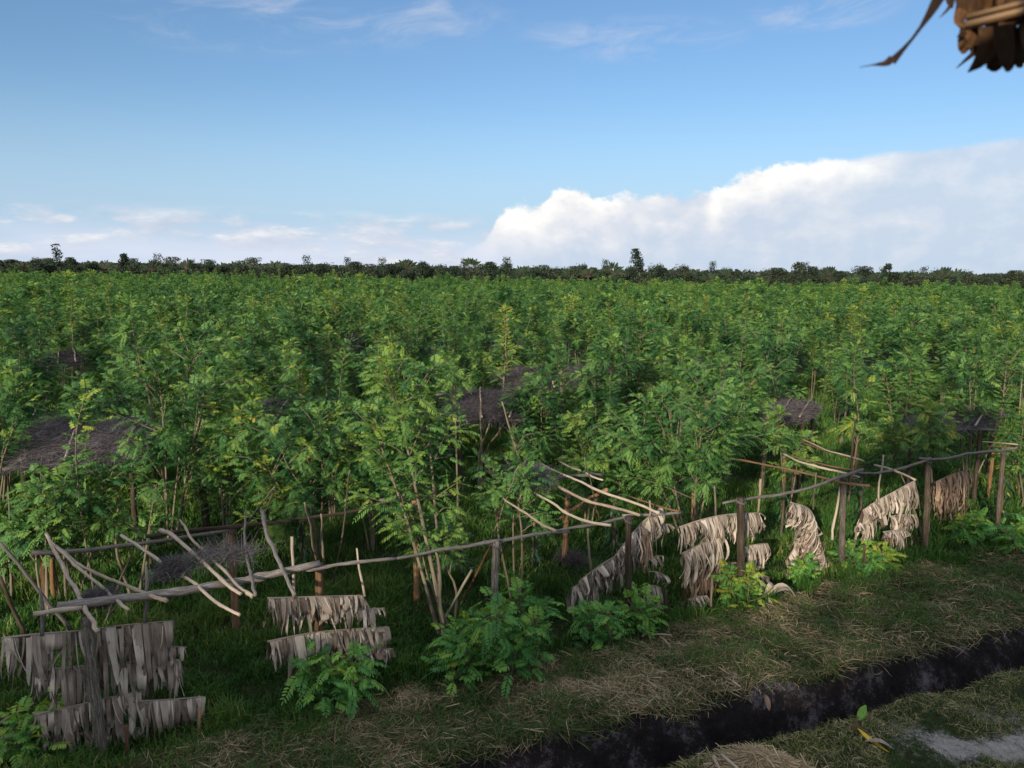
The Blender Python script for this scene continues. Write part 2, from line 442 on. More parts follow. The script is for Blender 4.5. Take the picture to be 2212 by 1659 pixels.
def gen_tree(H, R, nst=3, lean=(0, 0), nb=5, spacing=.031, llen=.34, clear=.4, stem_r=.032, tint=.38, pairs=9, ll=.064, lw=.0175):
    wood, leaf, acc = MB(), MB(), []
    a0 = rng.uniform(0, 6.3)
    for i in range(nst):
        az = a0 + i * 2 * pi / nst + rng.normal(0, .4)
        r_t = R * (rng.uniform(.15, .6) if nst > 1 else rng.uniform(0, .12))
        h = H * (1.0 if i == 0 else rng.uniform(.68, .97))
        tip = np.array([cos(az) * r_t + lean[0], sin(az) * r_t + lean[1], h * .97])
        b = np.array([cos(az) * .05, sin(az) * .05, -.08])
        mid = b * .5 + tip * .5 + np.array([cos(az), sin(az), 0]) * rng.uniform(-.18, .12) - np.array([lean[0], lean[1], 0]) * .12
        C = smooth_path([b, b * .75 + mid * .25 + rng.normal(0, .03, 3), mid + rng.normal(0, .04, 3), mid * .4 + tip * .6 + rng.normal(0, .05, 3), tip], 14)
        tube(wood, C, np.linspace(stem_r * rng.uniform(.75, 1.1), .006, 14), 6, seed=rng.uniform(0, 50))
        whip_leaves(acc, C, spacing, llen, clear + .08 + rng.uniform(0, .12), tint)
        for j in range(nb + 5):
            f = rng.uniform(clear + .02, .93)
            p0 = np.array([np.interp(f, np.linspace(0, 1, 14), C[:, k]) for k in range(3)])
            ba = az + rng.normal(0, 1.3) if nst > 1 else rng.uniform(0, 6.3)
            ln = R * rng.uniform(.45, .95) * (1.15 - .55 * f)
            el = rng.uniform(.45, 1.3)
            d = np.array([cos(ba) * cos(el), sin(ba) * cos(el), sin(el)])
            p1 = p0 + d * ln * .55; p2 = p0 + d * ln + np.array([0, 0, -.12 * ln])
            Cb = smooth_path([p0, p1 + rng.normal(0, .03, 3), p2], 8)
            tube(wood, Cb, np.linspace(.012, .003, 8), 5, seed=rng.uniform(0, 50))
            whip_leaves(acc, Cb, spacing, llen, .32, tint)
    P, D, L, T = (np.concatenate(x) for x in zip(*acc))
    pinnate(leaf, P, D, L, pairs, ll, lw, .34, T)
    return wood, leaf
def place_tree(name, base, wl, label, cat, mats=(M_STEM, M_TREE), group=None, leaf_part='crown', stem_part='trunk'):
    r = thing(name, base, label, cat, group)
    wl[0].build(stem_part, mats[0], r, True); wl[1].build(leaf_part, mats[1], r)
    return r
def dup(root, loc, rz, sc, label=None):
    r = root.copy(); COL.objects.link(r); r.location = loc; r.rotation_euler = (0, 0, rz); r.scale = sc
    if label: r['label'] = label
    for ch in root.children:
        c = ch.copy(); COL.objects.link(c); c.parent = r
    return r

# ------------------------------------------------------------------ ground, ditch
DO, DE, DM = np.array([.03, 8.04]), np.array([.9238, .3829]), np.array([-.3829, .9238])
def vnoise(x, y, s, seed=0):
    """cheap smooth value noise"""
    x, y = np.asarray(x) * s + seed * 17.3, np.asarray(y) * s - seed * 9.1
    def h(i, j): return np.modf(np.abs(np.sin(i * 127.1 + j * 311.7 + seed) * 43758.5453))[0]
    i, j = np.floor(x), np.floor(y); fx, fy = x - i, y - j
    fx, fy = fx * fx * (3 - 2 * fx), fy * fy * (3 - 2 * fy)
    return (h(i, j) * (1 - fx) + h(i + 1, j) * fx) * (1 - fy) + (h(i, j + 1) * (1 - fx) + h(i + 1, j + 1) * fx) * fy
def ditch_w(x, y):
    a = (x - DO[0]) * DE[0] + (y - DO[1]) * DE[1]
    return (x - DO[0]) * DM[0] + (y - DO[1]) * DM[1] + .10 * (vnoise(a, a * 0, .9, 3) - .5) + .07 * (vnoise(a, a * 0, 3.1, 4) - .5)
WPROF = [-1e4, -6, -1.5, -.74, -.63, -.52, -.34, -.07, .17, .27, .82, 2.0, 3.2, 1e4]
ZPROF = [-.10, -.10, .02, .04, -.08, -.72, -.80, -.74, -.16, .04, .12, .08, 0, 0]
def ground_z(x, y):
    wv = ditch_w(x, y)
    z = np.interp(wv, WPROF, ZPROF)
    near = np.clip(1 - (np.hypot(x, y) - 20) / 20, 0, 1)
    lump = (vnoise(x, y, 1.1, 1) - .5) * .15 + (vnoise(x, y, 3.3, 2) - .5) * .10
    steep = np.exp(-((wv - .14) / .14) ** 2)
    lump = lump + steep * (vnoise(x, y, 6.5, 5) - .5) * .08
    return z + lump * near
def grade(lo, hi, step, far, k):
    core = np.arange(lo, hi + 1e-6, step)
    ext = np.geomspace(step * 2, far, k)
    return np.concatenate([(lo - ext)[::-1], core, hi + ext])
ga, gw = grade(-8, 14, .10, 2500, 30), grade(-3.0, 4.2, .055, 2500, 34)
A, Wd = np.meshgrid(ga, gw, indexing='ij')
X = DO[0] + A * DE[0] + Wd * DM[0]; Y = DO[1] + A * DE[1] + Wd * DM[1]
Z = ground_z(X, Y)
na, nw_ = A.shape
i, j = np.meshgrid(np.arange(na - 1), np.arange(nw_ - 1), indexing='ij')
q0 = i * nw_ + j
mb = MB(); mb.add(np.stack([X, Y, Z], -1).reshape(-1, 3), np.stack([q0, q0 + nw_, q0 + nw_ + 1, q0 + 1], -1).reshape(-1, 4))
def sandy(x, y):
    c = gp(2085, 1610); c2 = gp(2190, 1560)
    s1 = np.exp(-(((x - c[0] - .1) / 1.0) ** 2 + ((y - c[1]) / .42) ** 2)); s2 = np.exp(-(((x - c2[0]) / 1.2) ** 2 + ((y - c2[1] + .3) / .5) ** 2))
    return np.clip((s1 + s2 * .7) * (-.05 + 1.25 * vnoise(x, y, 2.6, 61)), 0, 1)
wv = ditch_w(X, Y)
zone = ((wv > -.66) & (wv < .27)).astype(float)
g = mb.build('ground', M_EARTH, smooth=True, extra={'ditch': zone.ravel(), 'sandy': np.where(wv < -.70, sandy(X, Y), 0.0).ravel()})
tag(g, 'dark grassy soil of the plantation with a sandy patch beside the ditch', 'ground', kind='structure')
mb = MB()
aa = np.linspace(-8, 14, 60)
for s_ in (0,):
    V = np.concatenate([np.stack([DO[0] + aa * DE[0] + w0 * DM[0], DO[1] + aa * DE[1] + w0 * DM[1], np.full(60, -.76)], 1) for w0 in (-.60, -.0)])
    k = np.arange(59); mb.add(V, np.stack([k, k + 1, k + 61, k + 60], 1))
tag(mb.build('ditch_water', M_WATER), 'wet black mud at the bottom of the ditch', 'water', kind='structure')

# ---- grass
def blades(mb, x, y, h, wd, lean, tint, z0=None):
    n = len(x)
    z = ground_z(x, y) if z0 is None else z0
    az = rng.uniform(0, 2 * pi, n); fa = rng.uniform(0, pi, n)
    b = np.stack([x, y, z - .01], 1)
    d = np.stack([np.cos(az), np.sin(az), np.zeros(n)], 1); s = np.stack([np.cos(fa), np.sin(fa), np.zeros(n)], 1) * (wd / 2)[:, None]
    up = np.array([0, 0, 1.0])
    m1 = b + up * (h * .6)[:, None] + d * (h * lean * .35)[:, None]
    tp = b + up * (h * (1 - .35 * lean))[:, None] + d * (h * lean)[:, None]
    V = np.stack([b - s, b + s, m1 + s * .8, m1 - s * .8, tp], 1).reshape(-1, 3)
    k = np.arange(n) * 5
    mb.add(V, np.stack([k, k + 1, k + 2, k + 3], 1), np.stack([k + 3, k + 2, k + 4], 1), np.repeat(np.clip(tint, 0, 1), 5))
def scatter(n, r0, r1, p=1.5, half=.72):
    u = rng.random(n); e = 2 - p
    r = (r0 ** e + u * (r1 ** e - r0 ** e)) ** (1 / e)
    a = rng.uniform(-half, half, n)
    return r * np.sin(a), r * np.cos(a)
def rowt(x, y): return (x - RO[0]) * RN[0] + (y - RO[1]) * RN[1]
def lushline(x, y): return rowt(x, y) + .55 + .35 * (vnoise(x, y, .8, 6) - .5) + .25 * (vnoise(x, y, 2.5, 7) - .5)
x, y = scatter(520000, 7.0, 45, 1.75)
keep = (lushline(x, y) > 0) & (ditch_w(x, y) > .35)
cl = vnoise(x, y, 2.2, 8); cl2 = vnoise(x, y, .7, 9)
keep &= rng.random(len(x)) < .25 + .9 * cl
x, y, cl, cl2 = x[keep], y[keep], cl[keep], cl2[keep]
r = np.hypot(x, y)
h = (.06 + .30 * cl ** 2 + .06 * cl2) * rng.uniform(.6, 1.3, len(x)) * (1 + .02 * (r - 8).clip(0, 15))
mb = MB(); blades(mb, x, y, h, rng.uniform(.008, .017, len(x)) * (1 + .06 * (r - 8).clip(0, 40)), rng.uniform(.2, .9, len(x)), .18 + .45 * cl2 + .2 * cl + rng.normal(0, .12, len(x)) + (rng.random(len(x)) < .03) * .4)
tag(mb.build('grass', M_GRASS), 'lush dark green grass growing under the shade racks and trees', 'grass', kind='stuff')
# cut hay lying on the bank, short green among it
def straw(mb, x, y, ln, wd, tint, lift):
    n = len(x); az = rng.uniform(0, 2 * pi, n) ; el = rng.normal(0, .22, n)
    z = ground_z(x, y) + lift
    d = np.stack([np.cos(az) * np.cos(el), np.sin(az) * np.cos(el), np.sin(el)], 1) * (ln / 2)[:, None]
    s = np.stack([-np.sin(az), np.cos(az), rng.normal(0, .5, n)], 1) * (wd / 2)[:, None]
    c = np.stack([x, y, z], 1); bow = np.stack([rng.normal(0, .12, n) * ln, rng.normal(0, .12, n) * ln, rng.uniform(0, .12, n) * ln], 1)
    V = np.stack([c - d - s * .5, c - d + s * .5, c + bow + s, c + bow - s, c + d], 1).reshape(-1, 3)
    k = np.arange(n) * 5
    mb.add(V, np.stack([k, k + 1, k + 2, k + 3], 1), np.stack([k + 3, k + 2, k + 4], 1), np.repeat(np.clip(tint, 0, 1), 5))
x, y = scatter(640000, 6.2, 26, 1.6)
wv = ditch_w(x, y); ll_ = lushline(x, y); pt = vnoise(x, y, 1.3, 12); pt2 = vnoise(x, y, 4.0, 13)
hang = (wv > .20) & (wv < .32)
keep = (ll_ < .15) & (wv > .21) & (rng.random(len(x)) < np.where(hang, .55, .35 + .8 * pt2))
x1, y1, p1 = x[keep], y[keep], pt[keep]; n1 = len(x1)
mb = MB(); straw(mb, x1, y1, rng.uniform(.08, .38, n1), rng.uniform(.004, .010, n1), .02 + .78 * p1 + rng.normal(0, .32, n1), rng.uniform(0, .08, n1) * (.2 + 1.3 * pt2[keep]))
tag(mb.build('cut_grass', M_CUT), 'mown dry and olive grass lying along the far bank of the ditch', 'grass', kind='stuff')
tuft = vnoise(x1, y1, 3.0, 14)
sel = rng.random(n1) < .62 * np.clip(1.7 * tuft - .45 + .35 * (.6 - p1), 0, 1)
mb = MB(); blades(mb, x1[sel], y1[sel], rng.uniform(.05, .22, sel.sum()) * (.5 + tuft[sel]), rng.uniform(.006, .013, sel.sum()), rng.uniform(.4, 1.1, sel.sum()), rng.uniform(.25, .75, sel.sum()))
tag(mb.build('short_grass', M_GRASS), 'short green regrowth among the hay on the far bank', 'grass', kind='stuff')
# near bank
x, y = scatter(240000, 4.6, 18, 1.2)
wv = ditch_w(x, y); sd = sandy(x, y); pt = vnoise(x, y, 1.6, 15)
keep = (wv < -.62) & (rng.random(len(x)) < 1.1 - 1.25 * sd)
x, y, pt, wv = x[keep], y[keep], pt[keep], wv[keep]
brown = (pt + .40 * np.exp(-((wv + .8) / .25) ** 2)) > .42
n0 = int((~brown).sum()); n2 = int(brown.sum())
mb = MB(); blades(mb, x[~brown], y[~brown], rng.uniform(.03, .11, n0), rng.uniform(.004, .008, n0), rng.uniform(.3, 1.0, n0), .25 + .5 * pt[~brown] + rng.normal(0, .14, n0))
blades(mb, x[brown], y[brown], rng.uniform(.04, .13, n2), rng.uniform(.004, .007, n2), rng.uniform(.5, 1.3, n2), rng.uniform(.6, 1.0, n2))
tag(mb.build('bank_grass', M_GRASS), 'short green and browning grass on the near bank of the ditch', 'grass', kind='stuff')
n3 = n2 // 2
mb = MB(); straw(mb, x[brown][:n3], y[brown][:n3], rng.uniform(.06, .2, n3), rng.uniform(.003, .007, n3), rng.uniform(.4, 1.0, n3), rng.uniform(.0, .05, n3))
tag(mb.build('dead_grass', M_CUT), 'brown dead grass tufts on the near lip of the ditch', 'grass', kind='stuff')

# ------------------------------------------------------------------ racks: posts, rails, cross sticks
def C1(x, y): return (x * .4379, y * .4379 + 932.6)
def C2(x, y): return (x * .4379 + 713.2, y * .4379 + 932.6)
def C3(x, y): return (x * .471 + 1426.4, y * .471 + 877.8)
def post(u0, v0, u1, v1, rad, mat, label, nodes=True, name='post', group=None):
    b = gp(u0, v0); t = at(u1, v1, b[1])
    k = 26
    C = smooth_path([b - [0, 0, .12], b * .5 + t * .5 + rng.normal(0, .012, 3), t], k)
    R = np.linspace(rad * 1.08, rad * .9, k) * (1 + rng.normal(0, .015, k))
    if nodes:
        for q in range(3, k - 1, 6): R[q] *= 1.13
    mb = MB(); tube(mb, C, R, 12, seed=rng.uniform(0, 50))
    o = tag(mb.build(name, mat, smooth=True, loc=b), label, 'post', group)
    if group is None and b[1] < 17:             # fibre tied round the post head and over the rail
        m_ = MB(); th = np.linspace(0, 2 * pi, 17)
        th = np.linspace(0, 8 * pi, 66)
        tube(m_, np.stack([np.cos(th) * (rad * .98 + .006) + (t - b)[0] * .97, np.sin(th) * (rad * .98 + .006), t[2] - b[2] - .04 - th * .003 + .03 * np.sin(th * .9)], 1), .009, 5)
        m_.build('lashing', M_TWIG, o)
    return o
post(223, 1637, 188, 1331, .058, M_BAMB, 'thick grey bamboo post leaning behind which the widest banana leaf screen hangs')
post(692, 1497, 690, 1217, .058, M_BROWN, 'dark brown post carrying the end of the heavy grey log, two short screens behind it')
post(1066, 1427, 1072, 1168, .056, M_BAMB, 'bamboo post pale at its top, rising from the largest leafy sapling')
post(1357, 1370, 1357, 1115, .050, M_DARK, 'slender dark post standing before the tilted banana leaf fronds')
post(1603, 1306, 1600, 1075, .066, M_DARK, 'thick black post in the middle of the broad brown leaf screen')
post(1818, 1240, 1822, 1024, .060, M_BAMB, 'stout grey bamboo post between the pointed frond and the slanting screen')
post(1998, 1189, 2005, 989, .058, M_DARK, 'stout dark bamboo post at the upper end of the slanting leaf screen')
post(2154, 1156, 2168, 972, .048, M_DARK, 'thin blotched dark post, last one of the front row at the field edge')
post(512, 1365, 500, 1135, .055, M_BROWN, 'brown post holding the back rail behind the heavy grey log')
post(900, 1300, 895, 1080, .050, M_VINEW, 'orange brown bamboo post under the back rail behind the bright low shrub')
post(1218, 1225, 1226, 1062, .050, M_BROWN, 'round brown post below the bare rack of long wavy poles')
post(1495, 1165, 1498, 1045, .045, M_VINEW, 'short orange bamboo post at the right foot of the broad light tree')
post(1690, 1120, 1697, 965, .045, M_BROWN, 'square brown post under the inner end of the parallel brown sticks')
post(1712, 1110, 1716, 970, .040, M_DARK, 'black post close beside the square brown post')
post(100, 1310, 92, 1117, .05, M_BROWN, 'brown post at the left end of the back rail')
post(118, 1312, 112, 1190, .035, M_VINEW, 'short orange stake close to the brown post at the left rail end')
post(452, 1172, 432, 1010, .075, M_DARK, 'thick dark trunk-like post under the left light green tree')
post(1847, 1040, 1850, 945, .05, M_BROWN, 'reddish post behind the narrow upright plume tree')
post(2133, 1080, 2146, 975, .04, M_VINEW, 'tan bamboo post just behind the blotched last front post')
post(1275, 905, 1277, 845, .07, M_DARK, 'isolated black post under the right half of the long brush roof')

def rail(P, t, r0, r1, mat, label, dz=0, name='rail_pole', wob=.014):
    return stick(name, [onrow(*p, t) + [0, 0, dz] for p in P], r0, r1, mat, label, 'pole', wob=wob)
rail([C1(285, 862), C1(600, 825), C1(900, 785), C1(1200, 735), C1(1580, 648)], 0.0, .056, .046, M_GREY, 'heavy grey log resting on the front posts at the left', name='log')
rail([C1(165, 900), C1(280, 885), C1(400, 868)], -.08, .030, .026, M_PALE, 'short pale pole end poking out below the heavy log')
rail([C1(1505, 685), C2(0, 662), C2(160, 642), C2(330, 625)], .05, .026, .022, M_GREY, 'thin grey rail running from the dark brown post toward the bright shrub')
rail([C2(330, 625), C2(520, 590), C2(680, 562), C2(835, 535)], -.02, .020, .026, M_GREY, 'slightly bent grey rail ending on the pale topped bamboo post')
rail([C2(790, 545), C2(950, 517), C2(1080, 498), C2(1175, 492)], .03, .028, .022, M_GREY, 'pale grey rail from the pale topped post passing under the wavy poles')
rail([C2(1090, 492), C2(1280, 462), C2(1390, 438), C2(1475, 415)], 0, .022, .022, M_GREY, 'blue grey rail rising to the slender dark post')
rail([C2(1440, 415), C2(1600, 408), C2(1725, 402)], .06, .022, .018, M_GREY, 'short grey rail above the top of the tilted frond')
rail([C3(285, 443), C3(400, 426), C3(560, 402), C3(680, 376), C3(800, 332), C3(930, 290)], 0, .020, .034, M_GREY, 'long blue grey rail curving upward between the black post and the stout grey post')
rail([C3(905, 305), C3(1000, 305), C3(1120, 280), C3(1240, 238)], 0, .022, .026, M_GREY, 'wavy grey rail joining the two stout bamboo posts')
rail([C3(1190, 241), C3(1300, 240), C3(1420, 215), C3(1560, 202), C3(1640, 190)], 0, .026, .024, M_GREY, 'grey rail running to the last front post beside the right picture edge')
rail([C1(155, 598), C1(400, 590), C1(600, 560), C1(850, 530), C1(1115, 490)], 2.4, .034, .026, M_GREY, 'long dark grey back rail behind the heavy log', name='rail_pole')
rail([C1(715, 515), C1(1000, 480), C1(1300, 455), C1(1550, 420), C1(1754, 390), C2(280, 345), C2(385, 325)], 2.45, .030, .024, M_DARK, 'very long dark back rail reaching the orange brown bamboo post')
rail([C2(240, 340), C2(380, 325), C2(520, 318), C2(660, 305)], 2.5, .026, .020, M_GREY, 'thin back rail passing the orange brown bamboo post')
rail([C2(1060, 242), C2(1220, 216), C2(1350, 212)], 2.6, .035, .03, M_GREY, 'short dark rail on the round brown post behind the wavy poles')

def cross(P, r0, r1, mat, label, z=1.86, wob=.012):
    r0, r1 = r0 * .84, r1 * .84
    return stick('cross_stick', [gp(*p, z=z) for p in P], r0, r1, mat, label, 'stick', wob=wob)
cross([C1(225, 507), C1(300, 650), C1(385, 815), C1(440, 910), C1(486, 985)], .026, .030, M_PALE, 'pale crooked stick across the log whose cut end hangs over the widest leaf screen')
cross([C1(240, 535), C1(380, 665), C1(520, 780), C1(633, 880)], .022, .022, M_PALE, 'straight pale stick, the middle one of three fanning from the left rail end')
cross([C1(275, 565), C1(420, 670), C1(600, 750), C1(740, 805), C1(822, 838)], .022, .028, M_PALE, 'long tan stick fanning from the left rail end to the upright stake')
cross([C1(600, 512), C1(720, 590), C1(830, 670), C1(950, 740), C1(1090, 855), C1(1182, 905)], .026, .020, M_PALE, 'longest pale stick across the log, its wavy thin end over the brown back post')
cross([C1(790, 485), C1(850, 510), C1(940, 590), C1(1020, 660), C1(1120, 755), C1(1186, 800)], .034, .022, M_PALE, 'pale stick with a thick knobby upper end under the little brush bundle', 1.9)
cross([C1(890, 435), C1(940, 520), C1(1030, 610), C1(1110, 690), C1(1180, 770), C1(1250, 812)], .018, .030, M_PALE, 'brownish stick whose thick lower end meets the thin stick at the log', 1.88)
cross([C1(1215, 385), C1(1208, 470), C1(1215, 600), C1(1240, 720), C1(1260, 806)], .016, .026, M_GREY, 'thin grey kinked stick with a forked top crossing the log steeply', 1.9)
cross([C1(1290, 385), C1(1310, 480), C1(1350, 590), C1(1400, 690), C1(1452, 802)], .036, .026, M_GREY, 'thick grey stick just left of the dark brown post with a fat blunt top', 1.9)
cross([C2(820, 295), C2(900, 362), C2(960, 400), C2(1030, 450), C2(1112, 488)], .020, .022, M_PALE, 'shortest wavy pole of the bare rack, on its near left side')
cross([C2(1000, 295), C2(1090, 350), C2(1170, 400), C2(1260, 440), C2(1387, 462)], .022, .026, M_PALE, 'second wavy pole of the bare rack ending flat above the rail')
cross([C2(930, 185), C2(1000, 210), C2(1070, 245), C2(1180, 300), C2(1280, 345), C2(1400, 375), C2(1527, 410)], .026, .028, M_PALE, 'longest wavy pole of the bare rack, starting at the brush bundle')
cross([C2(1040, 158), C2(1110, 195), C2(1220, 240), C2(1350, 300), C2(1500, 350), C2(1622, 402)], .024, .026, M_PALE, 'outer right wavy pole of the bare rack reaching above the tilted frond', 1.9)
cross([C2(1125, 145), C2(1180, 172), C2(1235, 190)], .02, .02, M_PALE, 'short pole piece beyond the bare rack among leaves')
cross([C2(1260, 200), C2(1300, 222), C2(1345, 237)], .02, .022, M_PALE, 'short pale pole piece beside the hanging leaf sprig')
cross([C2(1480, 322), C2(1600, 362), C2(1722, 395)], .016, .022, M_BROWN, 'brown thin stick at the far right of the bare rack')
stick('bamboo_pole', [gp(*C2(1135, 425), z=.45), gp(*C2(1250, 350), z=.95), gp(*C2(1365, 285), z=1.5)], .034, .038, M_VINEW, 'stripped orange bamboo pole leaning through the rack of wavy poles', 'pole')
cross([C3(290, 232), C3(500, 272), C3(700, 315), C3(830, 350), C3(962, 366)], .020, .030, M_BROWN, 'lowest and longest brown stick by the stout grey post, its blunt end past the post')
cross([C3(560, 215), C3(650, 258), C3(780, 290), C3(915, 325)], .022, .026, M_PALE, 'tan stick resting on top of the stout grey bamboo post')
cross([C3(590, 225), C3(760, 270), C3(910, 300)], .014, .018, M_BROWN, 'thin brown stick beside the tan stick on the stout grey post', 1.9)
cross([C3(640, 145), C3(760, 200), C3(850, 225), C3(932, 250)], .020, .022, M_PALE, 'upper pale stick of the close pair running down toward the wavy grey rail', 1.9)
cross([C3(652, 168), C3(800, 215), C3(902, 242)], .016, .02, M_BROWN, 'lower brown stick of the close pair running down toward the wavy grey rail', 1.86)
cross([C3(980, 268), C3(1060, 290), C3(1110, 310), C3(1167, 336)], .030, .024, M_PALE, 'split light brown stick hanging over the wavy rail above the slanting screen')
cross([C3(1475, 162), C3(1600, 172), C3(1640, 176)], .018, .018, M_PALE, 'thin stick lying beyond the right end of the last grey rail', 1.92)
cross([C3(1490, 183), C3(1570, 187), C3(1638, 192)], .016, .024, M_BROWN, 'brown stick on the right end of the last grey rail', 1.90)
cross([C3(1045, 240), C3(1080, 215), C3(1116, 188)], .016, .018, M_VINEW, 'short orange stick slanting among leaves above the wavy rail', 1.8)

def upright(pb, pt_, t, r0, r1, mat, label, mid=None, wob=.015):
    P = [onrow(*pb, t)] + ([onrow(*m_, t) for m_ in mid] if mid else []) + [onrow(*pt_, t)]
    return stick('stake', P, r0, r1, mat, label, 'stake', wob=wob)
upright(C1(718, 945), C1(728, 670), .12, .024, .018, M_GREY, 'short pale stake with a knot standing above the widest screen, right of its post')
upright(C1(1446, 830), C1(1440, 520), .12, .020, .020, M_PALE, 'pale stake behind the log just left of the dark brown post')
upright(C1(215, 1005), C1(200, 775), .05, .022, .014, M_GREY, 'thin forked stake at the left end of the widest screen')
upright(C2(168, 812), C2(132, 575), .05, .018, .012, M_PALE, 'thin twisted stake rising from the right corner of the small doubled screen')
upright(C2(568, 985), C2(515, 580), .05, .022, .016, M_STEM, 'gnarled tan vine stem left of the largest sapling', mid=[C2(545, 820), C2(545, 690)])
upright(C2(1288, 705), C2(1270, 480), .25, .018, .016, M_STEM, 'pale thin stake left of the tilted fronds')
upright(C2(1580, 420), C2(1582, 338), .0, .018, .016, M_PALE, 'stake tip beside the top of the tilted frond')
upright(C3(255, 510), C3(247, 365), .2, .02, .014, M_STEM, 'wavy thin stake left of the black post')
upright(C3(447, 490), C3(457, 335), .1, .018, .024, M_PALE, 'pale stake right of the black post')
upright(C3(700, 475), C3(712, 305), .1, .016, .012, M_STEM, 'thin stake rising from the tip of the pointed frond')
upright(C3(1003, 440), C3(1025, 222), .1, .020, .016, M_PALE, 'crooked pale stake crossing the wavy rail', mid=[C3(1003, 370), C3(1015, 290)])
upright(C3(788, 612), C3(822, 370), .1, .026, .020, M_PALE, 'thick twisting pale vine stem left of the stout grey bamboo post', mid=[C3(800, 520)])
upright(C3(1390, 350), C3(1410, 208), .05, .016, .014, M_STEM, 'thin stake through the brown frond at the right')
upright(C1(985, 1560), C1(991, 1370), -.15, .022, .022, M_VINEW, 'short orange brown peg at the right foot of the widest screen')
upright(C1(632, 1640), C1(620, 1450), -.25, .022, .020, M_BROWN, 'brown peg before the widest screen')
upright(C2(855, 1195), C2(855, 1020), -.3, .018, .016, M_STEM, 'grey peg in front of the largest sapling')
upright(C2(1652, 965), C2(1655, 780), -.1, .026, .024, M_DARK, 'dark peg between the tilted fronds and the broad brown screen')
upright(C3(235, 945), C3(235, 785), -.25, .022, .02, M_STEM, 'peg under the left part of the broad brown screen')
upright(C3(1055, 720), C3(1055, 605), -.25, .026, .024, M_BROWN, 'brown peg before the lowest part of the slanting screen')
upright(C3(932, 750), C3(936, 635), -.3, .022, .022, M_BROWN, 'cut brown peg among the low saplings by the stout grey post')

def lean(p0, z0, p1, z1, r0, r1, mat, label, mid=None):
    P = [gp(*p0, z=z0)] + ([gp(*m_[:2], z=m_[2]) for m_ in mid] if mid else []) + [gp(*p1, z=z1)]
    return stick('leaning_pole', P, r0, r1, mat, label, 'pole')
lean(C1(510, 965), .0, C1(688, 495), 1.75, .018, .013, M_STEM, 'thin leaning pole crossing behind the left fan of sticks')
lean(C1(1225, 445), 1.4, C1(1355, 270), 2.4, .016, .012, M_STEM, 'thin pole slanting into the tree above the thick blunt stick')
lean(C1(1240, 590), .9, C1(1352, 285), 2.3, .014, .010, M_STEM, 'very thin pole beside the slanting one, reaching lower')
lean(C1(1562, 640), 1.7, C1(1505, 350), 2.9, .018, .012, M_STEM, 'bent stem above the left side of the dark brown post')
lean(C1(1600, 640), 1.7, C1(1582, 405), 2.6, .016, .010, M_STEM, 'straight thin stem just above the dark brown post')
lean(C1(1640, 745), .3, C1(1722, 190), 3.0, .018, .010, M_STEM, 'long thin bow of a stem right of the dark brown post', mid=[(*C1(1690, 520), 1.5)])
lean(C1(350, 975), .15, C1(0, 548), 1.6, .03, .026, M_GREY, 'grey pole leaning from the left edge across the thin forked stake', mid=[(*C1(160, 745), .95)])
lean(C1(122, 1012), .35, C1(0, 720), 1.3, .028, .026, M_DARK, 'dark pole slanting in from the left picture edge')
lean(C1(0, 1440), .05, C1(170, 1340), .25, .018, .018, M_PALE, 'pale rod lying low at the left side of the widest screen')
lean(C2(800, 525), .9, C2(930, 170), 2.6, .014, .010, M_STEM, 'straight thin pole leaning left of the bare rack')
lean(C2(840, 620), .2, C2(940, 385), 1.5, .016, .014, M_BROWN, 'brown pole slanting behind the pale topped post')
lean(C2(650, 840), .0, C2(790, 560), 1.2, .02, .016, M_BROWN, 'brown prop leaning to the pale topped bamboo post')
lean(C2(525, 990), .0, C2(700, 680), .9, .024, .020, M_STEM, 'tan prop slanting through the large sapling')
lean(C2(570, 410), 1.2, C2(665, 225), 2.2, .016, .012, M_STEM, 'thin pole between the tall central tree and the bare rack')
lean(C2(1330, 445), .9, C2(1255, 130), 2.6, .014, .010, M_STEM, 'slim upright rod inside the bare rack')
lean(C3(860, 400), .9, C3(893, 50), 3.2, .022, .014, M_STEM, 'pale stem of a pole behind the stout grey bamboo post')
lean(C3(1040, 200), 1.5, C3(1065, 90), 2.2, .018, .014, M_PALE, 'tan pole slanting above the crooked pale stake')
lean((85, 870), 1.9, (20, 1000), 1.2, .025, .02, M_GREY, 'grey pole leaning beside the left brush roof')

